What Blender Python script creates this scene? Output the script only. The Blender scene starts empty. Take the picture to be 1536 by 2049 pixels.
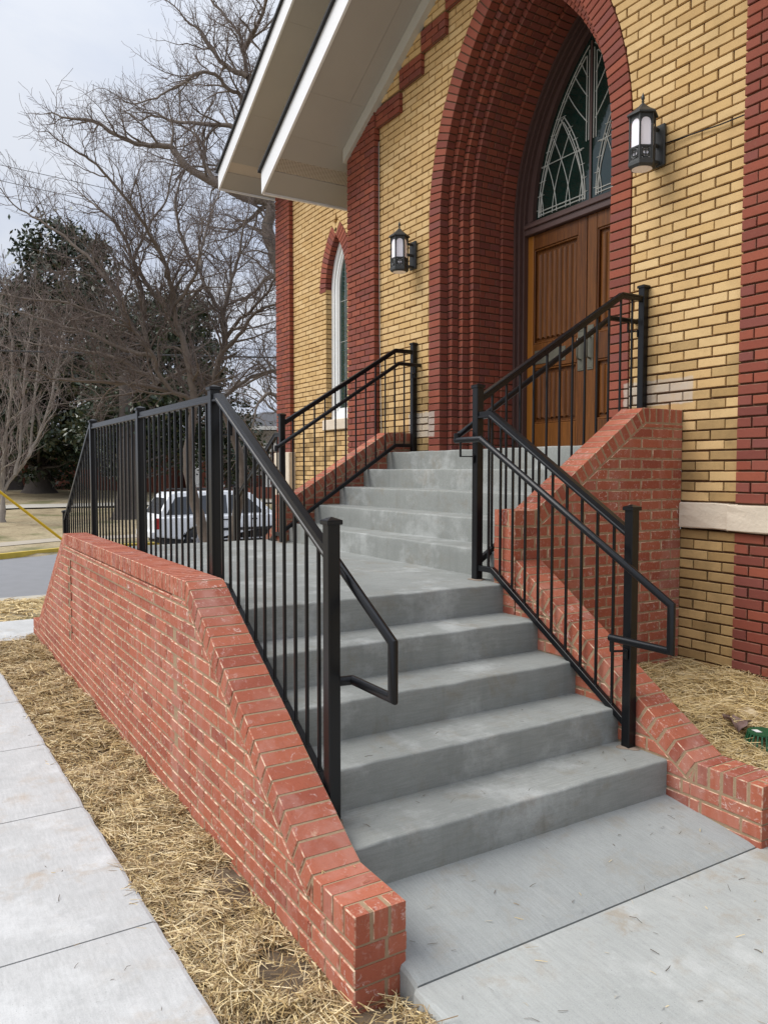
import bpy, bmesh, math, random
import numpy as np
from mathutils import Vector, Matrix
random.seed(11); rng = np.random.default_rng(11)
R_ = math.radians
C = bpy.context.scene
COL = C.collection

# ------------------------------------------------------------------ camera
CAM = Vector((2.0478, -1.1445, 1.5357)); YAW, PIT, FPX = 0.5488, 0.0529, 1567.9
FW = Vector((-math.cos(YAW)*math.cos(PIT), math.sin(YAW)*math.cos(PIT), -math.sin(PIT)))
RT = FW.cross(Vector((0, 0, 1))).normalized(); UP = RT.cross(FW)
cd = bpy.data.cameras.new('camera'); cam = bpy.data.objects.new('camera', cd); COL.objects.link(cam)
cd.sensor_fit = 'VERTICAL'; cd.sensor_height = 36; cd.lens = 36*FPX/2049; cd.clip_start = .05; cd.clip_end = 3000
cam.matrix_world = Matrix((( RT.x, UP.x, -FW.x, CAM.x), (RT.y, UP.y, -FW.y, CAM.y), (RT.z, UP.z, -FW.z, CAM.z), (0, 0, 0, 1)))
C.camera = cam

# ------------------------------------------------------------------ sky, sun, exposure
C.view_settings.view_transform = 'Standard'; C.view_settings.look = 'None'
C.view_settings.exposure = 0.60; C.view_settings.gamma = 1; C.view_settings.use_curve_mapping = False
SUN_DIR = Vector((-0.30, -0.62, 0.80)).normalized()       # towards the sun
w = bpy.data.worlds.new('World'); C.world = w; w.use_nodes = True
nt = w.node_tree; nt.nodes.clear()
def N(nt, t, **k):
    n = nt.nodes.new(t)
    for a, b in k.items(): setattr(n, a, b)
    return n
def mth(nt, op, a, b=None, clamp=False):
    n = N(nt, 'ShaderNodeMath', operation=op, use_clamp=clamp)
    for i, v in enumerate((a, b)):
        if v is None: continue
        if isinstance(v, (int, float)): n.inputs[i].default_value = v
        else: nt.links.new(v, n.inputs[i])
    return n.outputs[0]
def ramp(nt, fac, stops, interp='LINEAR'):
    n = N(nt, 'ShaderNodeValToRGB'); n.color_ramp.interpolation = interp
    el = n.color_ramp.elements
    while len(el) < len(stops): el.new(.5)
    for e, (p, c) in zip(el, stops):
        e.position = p; e.color = (c[0], c[1], c[2], 1) if not isinstance(c, (int, float)) else (c, c, c, 1)
    nt.links.new(fac, n.inputs[0]); return n.outputs[0]
def mix(nt, fac, a, b, mode='MIX'):
    n = N(nt, 'ShaderNodeMix', data_type='RGBA', blend_type=mode); n.clamp_factor = True
    for i, v in ((0, fac), (6, a), (7, b)):
        if isinstance(v, (int, float)): n.inputs[i].default_value = v
        elif isinstance(v, tuple): n.inputs[i].default_value = (*v[:3], 1)
        else: nt.links.new(v, n.inputs[i])
    return n.outputs[2]
def noise(nt, vec, scale, detail=4, rough=.55, dist=0.0):
    n = N(nt, 'ShaderNodeTexNoise'); n.inputs['Scale'].default_value = scale; n.inputs['Detail'].default_value = detail
    n.inputs['Roughness'].default_value = rough; n.inputs['Distortion'].default_value = dist
    nt.links.new(vec, n.inputs['Vector']); return n.outputs['Fac']
def mapping(nt, vec, scale=(1, 1, 1), loc=(0, 0, 0), rot=(0, 0, 0)):
    n = N(nt, 'ShaderNodeMapping'); n.inputs['Scale'].default_value = scale; n.inputs['Location'].default_value = loc
    n.inputs['Rotation'].default_value = rot
    nt.links.new(vec, n.inputs['Vector']); return n.outputs[0]

tc = N(nt, 'ShaderNodeTexCoord')
sky = N(nt, 'ShaderNodeTexSky', sky_type='NISHITA', sun_disc=False)
sky.sun_elevation = math.asin(SUN_DIR.z); sky.sun_rotation = math.atan2(SUN_DIR.x, SUN_DIR.y); sky.air_density = 1.0; sky.dust_density = 1.5
sx = N(nt, 'ShaderNodeSeparateXYZ'); nt.links.new(tc.outputs['Generated'], sx.inputs[0])
zc = mth(nt, 'MAXIMUM', sx.outputs[2], 0.0)
zz = mth(nt, 'ADD', zc, 0.22)
cx = N(nt, 'ShaderNodeCombineXYZ'); nt.links.new(mth(nt, 'DIVIDE', sx.outputs[0], zz), cx.inputs[0]); nt.links.new(mth(nt, 'DIVIDE', sx.outputs[1], zz), cx.inputs[1])
n1 = noise(nt, cx.outputs[0], 1.5, 7, .58, .3); n2 = noise(nt, mapping(nt, cx.outputs[0], loc=(3.1, 1.7, 0)), .55, 5, .55, .2)
cloud = mix(nt, ramp(nt, n1, [(.36, 0), (.62, 1)]), (3.55, 4.0, 4.95), (4.7, 4.95, 5.45))
grad = mth(nt, 'ADD', mth(nt, 'MULTIPLY', mth(nt, 'POWER', zc, 3.0), 1.45), 1.02)
cl2 = mix(nt, 1.0, cloud, grad, 'MULTIPLY')
gap = ramp(nt, n2, [(.28, .84), (.44, 1.0)])
fin = mix(nt, gap, sky.outputs[0], cl2)
bg = N(nt, 'ShaderNodeBackground'); bg.inputs[1].default_value = 0.1; nt.links.new(fin, bg.inputs[0])
wo = N(nt, 'ShaderNodeOutputWorld'); nt.links.new(bg.outputs[0], wo.inputs[0])
sd = bpy.data.lights.new('sun', 'SUN'); sd.energy = 2.2; sd.angle = R_(42); sd.color = (1, .96, .9)
so = bpy.data.objects.new('sun', sd); COL.objects.link(so)
so.rotation_euler = SUN_DIR.to_track_quat('Z', 'Y').to_euler()

# ------------------------------------------------------------------ helpers
def tag(o, label=None, cat=None, group=None, kind=None):
    if label: o['label'] = label
    if cat: o['category'] = cat
    if group: o['group'] = group
    if kind: o['kind'] = kind
    return o
def empty(name, loc, label=None, cat=None, group=None, rz=0):
    o = bpy.data.objects.new(name, None); COL.objects.link(o); o.location = loc; o.rotation_euler = (0, 0, rz); o.empty_display_size = .1
    return tag(o, label, cat, group)
def W2L(parent): return parent.matrix_basis.inverted() if parent else Matrix()
WM = {}
def wm(o):
    m = o.matrix_basis.copy()
    return (wm(o.parent) @ o.matrix_parent_inverse @ m) if o.parent else m
def attach(o, parent):
    """parent o (built in world space) keeping its place"""
    if parent:
        o.parent = parent; o.matrix_parent_inverse = wm(parent).inverted()
    return o
def setedge(me, e):
    a = me.attributes.new('edge', 'FLOAT', 'FACE'); a.data.foreach_set('value', e)
def mk(name, V, F, mat, parent=None, smooth=False, rnd=None, mi=None, edge=None):
    me = bpy.data.meshes.new(name); me.from_pydata([tuple(v) for v in V], [], F)
    for m in (mat if isinstance(mat, (list, tuple)) else [mat]): me.materials.append(m)
    if mi is not None: me.polygons.foreach_set('material_index', mi)
    if smooth: me.polygons.foreach_set('use_smooth', [True]*len(me.polygons))
    if rnd is not None:
        a = me.attributes.new('rnd', 'FLOAT', 'FACE'); a.data.foreach_set('value', rnd)
    if edge is not None and any(edge): setedge(me, edge)
    o = bpy.data.objects.new(name, me); COL.objects.link(o)
    return attach(o, parent)
class MB:
    def __init__(s): s.V = []; s.F = []; s.rnd = []; s.mi = []; s.cur = 0; s.ed = []
    def add(s, V, F, rnd=0.0, ed=None):
        b = len(s.V); s.V += [tuple(v) for v in V]
        for f in F: s.F.append(tuple(b+i for i in f)); s.rnd.append(rnd); s.mi.append(s.cur)
        s.ed += ed if ed else [0.0]*len(F)
        return s
    def box(s, a, b, ch=0.0):
        V, F = cbox(a, b, ch); return s.add(V, F, random.random())
    def obox(s, cen, size, M, ch=0.0):
        V, F = cbox([-x/2 for x in size], [x/2 for x in size], ch)
        return s.add([M @ Vector(v) + Vector(cen) for v in V], F, random.random())
    def tube(s, pts, r, n=8, cap=True, square=False):
        V, F = tube(pts, r, n, cap); return s.add(V, F, random.random())
    def build(s, name, mat, parent=None, smooth=False):
        return mk(name, s.V, s.F, mat, parent, smooth, s.rnd, s.mi, s.ed)
def cbox(a, b, ch=0.0):
    if ch <= 0:
        V = [(x, y, z) for x in (a[0], b[0]) for y in (a[1], b[1]) for z in (a[2], b[2])]
        return V, [(0, 1, 3, 2), (4, 6, 7, 5), (0, 4, 5, 1), (2, 3, 7, 6), (0, 2, 6, 4), (1, 5, 7, 3)]
    V = []; ix = {}
    for sx_ in (0, 1):
        for sy in (0, 1):
            for sz in (0, 1):
                s = (sx_, sy, sz)
                for ax in range(3):
                    p = []
                    for k in range(3):
                        e = (a, b)[s[k]][k]
                        if k != ax: e += ch if s[k] == 0 else -ch
                        p.append(e)
                    ix[(s, ax)] = len(V); V.append(tuple(p))
    F = []
    def flip(q): return tuple(reversed(q))
    for ax in range(3):
        o1, o2 = [(1, 2), (2, 0), (0, 1)][ax]
        for sd in (0, 1):
            q = []
            for p, r in ((0, 0), (1, 0), (1, 1), (0, 1)):
                s = [0, 0, 0]; s[ax] = sd; s[o1] = p; s[o2] = r; q.append(ix[(tuple(s), ax)])
            F.append(tuple(q) if sd else flip(q))
    for ax in range(3):                       # edges along ax
        o1, o2 = [(1, 2), (2, 0), (0, 1)][ax]
        for p in (0, 1):
            for r in (0, 1):
                s0 = [0, 0, 0]; s0[o1] = p; s0[o2] = r; s1 = list(s0); s1[ax] = 1
                s0, s1 = tuple(s0), tuple(s1)
                q = (ix[(s0, o1)], ix[(s1, o1)], ix[(s1, o2)], ix[(s0, o2)])
                F.append(q if (p ^ r) else flip(q))
    for s in [(i, j, k) for i in (0, 1) for j in (0, 1) for k in (0, 1)]:
        q = (ix[(s, 0)], ix[(s, 1)], ix[(s, 2)])
        F.append(q if (s[0]+s[1]+s[2]) % 2 == 1 else flip(q))
    return V, F
def tube(pts, r, n=8, cap=True):
    """mitred tube along points; r number or list; n sides"""
    P = [Vector(p) for p in pts]; m = len(P); rr = r if isinstance(r, (list, tuple)) else [r]*m
    V = []; F = []
    d0 = (P[1]-P[0]).normalized(); ref = Vector((0, 0, 1)) if abs(d0.z) < .9 else Vector((1, 0, 0))
    a = d0.cross(ref).normalized()
    for i in range(m):
        t = (P[min(i+1, m-1)]-P[max(i-1, 0)]).normalized() if 0 < i < m-1 else ((P[1]-P[0]) if i == 0 else (P[-1]-P[-2])).normalized()
        a = (a - t*a.dot(t)); a = a.normalized() if a.length > 1e-6 else t.orthogonal().normalized(); b = t.cross(a)
        for k in range(n):
            th = 2*math.pi*(k+.5)/n; V.append(P[i] + (a*math.cos(th)+b*math.sin(th))*rr[i])
    for i in range(m-1):
        for k in range(n):
            F.append((i*n+k, i*n+(k+1) % n, (i+1)*n+(k+1) % n, (i+1)*n+k))
    if cap:
        F.append(tuple(reversed(range(n)))); F.append(tuple(range((m-1)*n, m*n)))
    return V, F
def mitre(pts, prof, wdir):
    """sweep a closed 2-D profile (side, up) along a polyline lying in a vertical plane whose normal is wdir; joints mitred"""
    P = [Vector(p) for p in pts]; wd = Vector(wdir).normalized(); V = []; F = []; m = len(P); n = len(prof)
    for i in range(m):
        ds = []
        if i > 0: ds.append((P[i]-P[i-1]).normalized())
        if i < m-1: ds.append((P[i+1]-P[i]).normalized())
        us = [wd.cross(d) for d in ds]
        u = (us[0]+us[-1]).normalized(); u = u/max(.2, u.dot(us[0]))
        for (s, h) in prof: V.append(P[i]+wd*s+u*h)
    for i in range(m-1):
        for k in range(n): F.append((i*n+k, i*n+(k+1) % n, (i+1)*n+(k+1) % n, (i+1)*n+k))
    F.append(tuple(reversed(range(n)))); F.append(tuple(range((m-1)*n, m*n)))
    return V, F
def rectprof(wd, h, c=.002):
    a, b = wd/2, h/2
    return [(-a+c, -b), (a-c, -b), (a, -b+c), (a, b-c), (a-c, b), (-a+c, b), (-a, b-c), (-a, -b+c)]
def roundprof(r, n=14): return [(r*math.cos(2*math.pi*k/n), r*math.sin(2*math.pi*k/n)) for k in range(n)]
def fixn(o):
    bm = bmesh.new(); bm.from_mesh(o.data); bmesh.ops.recalc_face_normals(bm, faces=bm.faces); bm.to_mesh(o.data); bm.free(); return o
def autosm(o, ang=35):
    me = o.data; me.polygons.foreach_set('use_smooth', [True]*len(me.polygons)); me.set_sharp_from_angle(angle=R_(ang)); return o
def px(P):
    d = Vector(P)-CAM; z = d.dot(FW)
    if z < .1: return None
    return (768+FPX*d.dot(RT)/z, 1024.5-FPX*d.dot(UP)/z, z)
def seen(P, m=20):
    q = px(P); return q is not None and -m < q[0] < 1536+m and -m < q[1] < 2049+m

# ------------------------------------------------------------------ materials
def newmat(name):
    m = bpy.data.materials.new(name); m.use_nodes = True; t = m.node_tree; b = t.nodes['Principled BSDF']; return m, t, b
def pos(t): return N(t, 'ShaderNodeNewGeometry').outputs['Position']
def rndval(t):
    a = N(t, 'ShaderNodeAttribute', attribute_name='rnd'); o = N(t, 'ShaderNodeObjectInfo')
    return mth(t, 'FRACT', mth(t, 'ADD', a.outputs['Fac'], o.outputs['Random']))
def bump(t, b, h, strength, dist=.01):
    n = N(t, 'ShaderNodeBump'); n.inputs['Strength'].default_value = strength; n.inputs['Distance'].default_value = dist
    t.links.new(h, n.inputs['Height']); t.links.new(n.outputs[0], b.inputs['Normal'])
def simple(name, col, rough=.6, metal=0, var=.12, scale=8, bumpk=0.0, bscale=60, spec=.5):
    m, t, b = newmat(name); p = pos(t)
    f = noise(t, p, scale, 5)
    c = mix(t, f, tuple(x*(1-var) for x in col), tuple(min(1, x*(1+var)) for x in col))
    t.links.new(c, b.inputs['Base Color']); b.inputs['Roughness'].default_value = rough; b.inputs['Metallic'].default_value = metal
    b.inputs['Specular IOR Level'].default_value = spec
    if bumpk: bump(t, b, noise(t, p, bscale, 4), bumpk, .004)
    return m
def boxmask(t, p, lo, hi, soft=.012):
    sp = N(t, 'ShaderNodeSeparateXYZ'); t.links.new(p, sp.inputs[0]); m = None
    wob = mth(t, 'MULTIPLY', mth(t, 'SUBTRACT', noise(t, p, 22, 4), .5), .03)
    for i in (0, 2):
        c = (lo[i]+hi[i])/2; h = (hi[i]-lo[i])/2
        d = mth(t, 'ABSOLUTE', mth(t, 'SUBTRACT', mth(t, 'ADD', sp.outputs[i], wob), c))
        k = mth(t, 'DIVIDE', mth(t, 'SUBTRACT', h, d), soft, True); m = k if m is None else mth(t, 'MULTIPLY', m, k)
    return m
def brickmat(name, cols, white=0.0, dark=.25, rough=.85, dirt=None, smear=None, patches=()):
    m, t, b = newmat(name); p = pos(t); r = rndval(t)
    base = ramp(t, r, [(i/(len(cols)-1), c) for i, c in enumerate(cols)])
    f = noise(t, p, 26, 6, .65); f2 = noise(t, p, 140, 3, .6)
    c = mix(t, ramp(t, f, [(.35, 0), (.75, 1)]), base, mix(t, .5, base, (.05, .02, .015)), 'MIX')
    c = mix(t, mth(t, 'MULTIPLY', ramp(t, f, [(.3, 0), (.8, 1)]), dark), base, c)
    c = mix(t, mth(t, 'MULTIPLY', ramp(t, f2, [(.58, 0), (.7, 1)]), .35), c, mix(t, .6, base, (.03, .012, .01)))
    if white:
        wv = mth(t, 'MULTIPLY', ramp(t, noise(t, p, 3.1, 3), [(.42, .15), (.64, 1)]), ramp(t, noise(t, p, 34, 6, .7, 1.2), [(.56, 0), (.68, 1)]))
        c = mix(t, mth(t, 'MULTIPLY', wv, white), c, (.66, .55, .50))
        wv2 = ramp(t, noise(t, mapping(t, p, scale=(1, 1, .25)), 5, 4, .6, .6), [(.5, 0), (.72, 1)])
        c = mix(t, mth(t, 'MULTIPLY', wv2, white*.35), c, (.52, .33, .28))
    if dirt:
        sz = N(t, 'ShaderNodeSeparateXYZ'); t.links.new(p, sz.inputs[0])
        dd = ramp(t, noise(t, p, 4.5, 5, .65), [(.45, 0), (.7, 1)])
        c = mix(t, mth(t, 'MULTIPLY', dd, .5), c, dirt)
    if smear:
        e = N(t, 'ShaderNodeAttribute', attribute_name='edge').outputs['Fac']
        c = mix(t, mth(t, 'MULTIPLY', e, ramp(t, noise(t, p, 21, 5, .7), [(.44, 0), (.60, 1)])), c, smear)
        c = mix(t, mth(t, 'MULTIPLY', ramp(t, noise(t, mapping(t, p, loc=(2, 7, 3)), 11, 6, .75), [(.60, 0), (.70, 1)]), .45), c, smear)
    for lo, hi in patches:
        k = mth(t, 'MULTIPLY', boxmask(t, p, lo, hi), ramp(t, noise(t, p, 14, 5, .7), [(.25, .55), (.6, 1)])); c = mix(t, mth(t, 'MULTIPLY', k, .8), c, (.52, .46, .39))
    t.links.new(c, b.inputs['Base Color']); b.inputs['Roughness'].default_value = rough; b.inputs['Specular IOR Level'].default_value = .3
    h = mth(t, 'ADD', mth(t, 'MULTIPLY', noise(t, p, 160, 4, .6), .6), noise(t, p, 45, 3))
    bump(t, b, h, .35, .003); return m
PATCH = (((-1.97, 0, 1.985), (-1.375, 0, 2.175)), ((-4.84, 0, 1.87), (-4.36, 0, 2.13)))
M = {}
M['newbrick'] = brickmat('new_red_brick', [(.33, .090, .050), (.39, .118, .066), (.30, .080, .046), (.41, .130, .075), (.36, .102, .055), (.27, .072, .045), (.38, .112, .062)], white=1.0, smear=(.62, .45, .32))
M['yellow'] = brickmat('yellow_brick', [(.60, .405, .185), (.66, .47, .235), (.57, .375, .16), (.63, .435, .205), (.545, .355, .155), (.64, .45, .225)], dark=.14, dirt=(.42, .28, .125), smear=(.42, .27, .12), patches=PATCH)
M['yellowdirty'] = brickmat('weathered_yellow_brick', [(.38, .245, .10), (.50, .335, .15), (.33, .215, .09), (.56, .38, .17)], dark=.35, dirt=(.19, .125, .055), patches=PATCH)
M['pale'] = brickmat('whitewashed_brick', [(.50, .44, .36), (.58, .50, .42), (.46, .38, .30)], white=.6, dark=.2)
M['oldred'] = brickmat('old_red_brick', [(.22, .056, .036), (.28, .076, .044), (.175, .050, .038), (.30, .084, .047), (.20, .064, .052), (.25, .065, .038)], dark=.3, smear=(.24, .12, .08), patches=PATCH)
M['mortar'] = simple('buff_mortar', (.31, .215, .13), .95, var=.2, scale=30, bumpk=.6, bscale=120)
M['darkmortar'] = simple('brown_mortar', (.125, .068, .038), .95, var=.3, scale=20, bumpk=.5, bscale=120)
def mapping_l(t, p): return noise(t, mapping(t, p, scale=(1, 1, 1.3)), 2.6, 8, .68, 0)
def concrete(name, a, bcol, stain, stk, brush=(1, 14, 1), light=None, roff=0.0, clock=None):
    m, t, b = newmat(name); p = pos(t)
    f = noise(t, p, 2.2, 6, .6, .1); g = noise(t, mapping(t, p, scale=brush), 3.5, 5, .65)
    c = mix(t, ramp(t, f, [(.3, 0), (.7, 1)]), a, bcol)
    c = mix(t, mth(t, 'MULTIPLY', ramp(t, g, [(.35, 0), (.7, 1)]), .55), c, tuple(x*.80 for x in a))
    if light: c = mix(t, mth(t, 'MULTIPLY', ramp(t, mapping_l(t, p), [(.52, 0), (.70, 1)]), .8), c, light)
    s = mth(t, 'MULTIPLY', ramp(t, noise(t, mapping(t, p, loc=(4, 2, 1)), 1.3, 2), [(.38, 0), (.55, 1)]), ramp(t, noise(t, p, 5.5, 6, .7, .3), [(.52, 0), (.66, 1)]))
    c = mix(t, mth(t, 'MULTIPLY', s, stk), c, stain)
    vs = ramp(t, noise(t, mapping(t, p, scale=(7, 7, .5)), 2.2, 6, .7), [(.52, 0), (.75, 1)]); c = mix(t, mth(t, 'MULTIPLY', vs, .30), c, tuple(x*.62 for x in a))
    fg = noise(t, p, 240, 3, .7); c = mix(t, mth(t, 'MULTIPLY', ramp(t, fg, [(.35, 1), (.5, 0)]), .22), c, tuple(x*.55 for x in a)); c = mix(t, mth(t, 'MULTIPLY', ramp(t, fg, [(.55, 0), (.7, 1)]), .20), c, tuple(min(1, x*1.5) for x in a))
    po = N(t, 'ShaderNodeTexVoronoi'); po.inputs['Scale'].default_value = 70; t.links.new(p, po.inputs['Vector']); c = mix(t, mth(t, 'MULTIPLY', ramp(t, po.outputs['Distance'], [(.05, 1), (.13, 0)]), mth(t, 'MULTIPLY', ramp(t, noise(t, p, 7, 3), [(.5, 0), (.6, 1)]), .75)), c, tuple(x*.3 for x in a))
    d = ramp(t, noise(t, p, 55, 4, .7), [(.62, 0), (.75, 1)]); c = mix(t, mth(t, 'MULTIPLY', d, .25), c, tuple(x*.6 for x in a))
    t.links.new(c, b.inputs['Base Color']); b.inputs['Roughness'].default_value = .88; b.inputs['Specular IOR Level'].default_value = .3
    h = mth(t, 'ADD', noise(t, mapping(t, p, scale=brush), 60, 3, .6), mth(t, 'MULTIPLY', noise(t, p, 12, 5), 1.2)); bump(t, b, h, .22, .004)
    return m
M['step'] = concrete('cast_step_concrete', (.228, .237, .222), (.305, .315, .295), (.20, .165, .115), .4, brush=(30, 2, 30), light=(.43, .44, .425))
M['pave'] = concrete('paving_concrete', (.295, .31, .30), (.36, .372, .36), (.27, .22, .15), .35, brush=(2.5, 40, 2.5))
M['pave2'] = concrete('newer_paving_concrete', (.36, .372, .355), (.45, .46, .44), (.30, .235, .155), .55, brush=(2.5, 40, 2.5), light=(.52, .53, .51))
M['walk'] = concrete('pale_sidewalk_concrete', (.43, .432, .42), (.53, .53, .52), (.38, .28, .18), .5, brush=(4, 30, 4), light=(.60, .605, .595))
M['black'] = simple('black_powder_coat', (.006, .0063, .0075), .30, var=.1, bumpk=.05, bscale=300, spec=.32)
M['soil'] = simple('damp_soil', (.13, .095, .06), .95, var=.5, scale=14, bumpk=1.0, bscale=40)
# ------------------------------------------------------------------ brick pieces
def clip(poly, a, b, c):
    """keep a*u+b*v<=c"""
    out = []
    for i in range(len(poly)):
        p, q = poly[i], poly[(i+1) % len(poly)]; dp = a*p[0]+b*p[1]-c; dq = a*q[0]+b*q[1]-c
        if dp <= 0: out.append(p)
        if (dp < 0 < dq) or (dq < 0 < dp):
            k = dp/(dp-dq); out.append((p[0]+(q[0]-p[0])*k, p[1]+(q[1]-p[1])*k))
    r = []
    for p in out:
        if not r or abs(p[0]-r[-1][0])+abs(p[1]-r[-1][1]) > 1e-4: r.append(p)
    if len(r) > 1 and abs(r[0][0]-r[-1][0])+abs(r[0][1]-r[-1][1]) < 1e-4: r.pop()
    return r
def area(p): return .5*sum(p[i][0]*p[(i+1) % len(p)][1]-p[(i+1) % len(p)][0]*p[i][1] for i in range(len(p)))
def inset(poly, d):
    n = len(poly); out = []
    for i in range(n):
        p0, p1, p2 = poly[i-1], poly[i], poly[(i+1) % n]
        e1 = Vector((p1[0]-p0[0], p1[1]-p0[1])).normalized(); e2 = Vector((p2[0]-p1[0], p2[1]-p1[1])).normalized()
        n1 = Vector((-e1.y, e1.x)); n2 = Vector((-e2.y, e2.x)); k = max(.35, 1+n1.dot(n2))
        q = Vector(p1)+(n1+n2)*(d/k); out.append((q.x, q.y))
    return out
def prism(poly, d0, d1, ch, both=False):
    n = len(poly); ins = inset(poly, ch)
    rings = [[(u, v, d0) for u, v in poly], [(u, v, d1-ch) for u, v in poly], [(u, v, d1) for u, v in ins]]
    if both: rings = [[(u, v, d0) for u, v in ins], [(u, v, d0+ch) for u, v in poly]]+rings[1:]
    V = [p for r in rings for p in r]; F = []
    for r in range(len(rings)-1):
        for i in range(n): F.append((r*n+i, r*n+(i+1) % n, (r+1)*n+(i+1) % n, (r+1)*n+i))
    F.append(tuple((len(rings)-1)*n+i for i in range(n)))
    F.append(tuple(reversed(range(n))))
    return V, F
BC = {}
class Bricks:
    """collects brick pieces of one kind; the largest in the picture become objects, the rest one stuff part"""
    def __init__(s, parent, name, stuffname, limit=300): s.p = parent; s.n = name; s.sn = stuffname; s.lim = limit; s.L = []
    def add(s, poly, O, U, Vv, Nn, d0, d1, mat, ch=.003, both=False, jit=1.0):
        if len(poly) < 3: return
        if area(poly) < 0: poly = poly[::-1]
        if area(poly) < 1.5e-4: return
        cu = sum(p[0] for p in poly)/len(poly); cv = sum(p[1] for p in poly)/len(poly)
        loc = [(round(p[0]-cu, 3), round(p[1]-cv, 3)) for p in poly]
        P = O+U*cu+Vv*cv
        rot = Matrix.Rotation(R_(random.gauss(0, .35)*jit), 3, Nn) @ Matrix.Rotation(R_(random.gauss(0, .4)*jit), 3, Vv)
        B = rot @ Matrix((U, Vv, Nn)).transposed()
        mt = B.to_4x4(); mt.translation = P+Nn*random.gauss(0, .0008)*jit
        s.L.append((P+Nn*d1, ('p', tuple(loc), round(d0, 3), round(d1, 3), ch, both), mt, mat, area(poly)))
    def hexa(s, fn, cen, mat, dims):
        """fn maps unit box corner params to the world; chamfered box"""
        V, F = cbox((0, 0, 0), dims, .003); V = [Vector(fn(*v)) for v in V]
        P = Vector(fn(*[x/2 for x in dims])); s.L.append((P, ('h', V, F), Matrix.Translation(P), mat, dims[0]*dims[2]))
    def build(s):
        vis = []
        for k, b in enumerate(s.L):
            q = px(b[0]); 
            if q is None: continue
            if -20 < q[0] < 1556 and -20 < q[1] < 2069: vis.append((-b[4]/(q[2]**2), k))
        vis.sort(); pick = set(k for _, k in vis[:s.lim])
        rest = MB(); mats = []
        for k, (P, spec, mt, mat, ar) in enumerate(s.L):
            if spec[0] == 'p':
                V, F = prism(list(spec[1]), spec[2], spec[3], spec[4], spec[5]); n = len(spec[1]); ed = [0.0]*len(F)
                for i in range(n): ed[len(F)-2-n+i] = 1.0
                if spec[5]:
                    for i in range(n): ed[i] = 1.0
            else: V, F = [v-P for v in spec[1]], spec[2]; ed = [0.0]*6+[1.0]*(len(F)-6)
            if k in pick:
                me = BC.get((spec, mat.name)) if spec[0] == 'p' else None
                if me is None:
                    me = bpy.data.meshes.new(s.n); me.from_pydata([tuple(v) for v in V], [], F); me.materials.append(mat); setedge(me, ed)
                    if spec[0] == 'p': BC[(spec, mat.name)] = me
                o = bpy.data.objects.new(s.n, me); COL.objects.link(o); o.matrix_basis = mt
                attach(o, s.p)
            else:
                if mat not in mats: mats.append(mat)
                rest.cur = mats.index(mat); rest.add([mt @ Vector(v) for v in V], F, random.random(), ed)
        if rest.V:
            o = rest.build(s.sn, mats, s.p); o['kind'] = 'stuff'

BH, BJ, CP = .0577, .010, .0677          # new brick height, joint, course pitch
BL = .1935                               # new brick length
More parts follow.
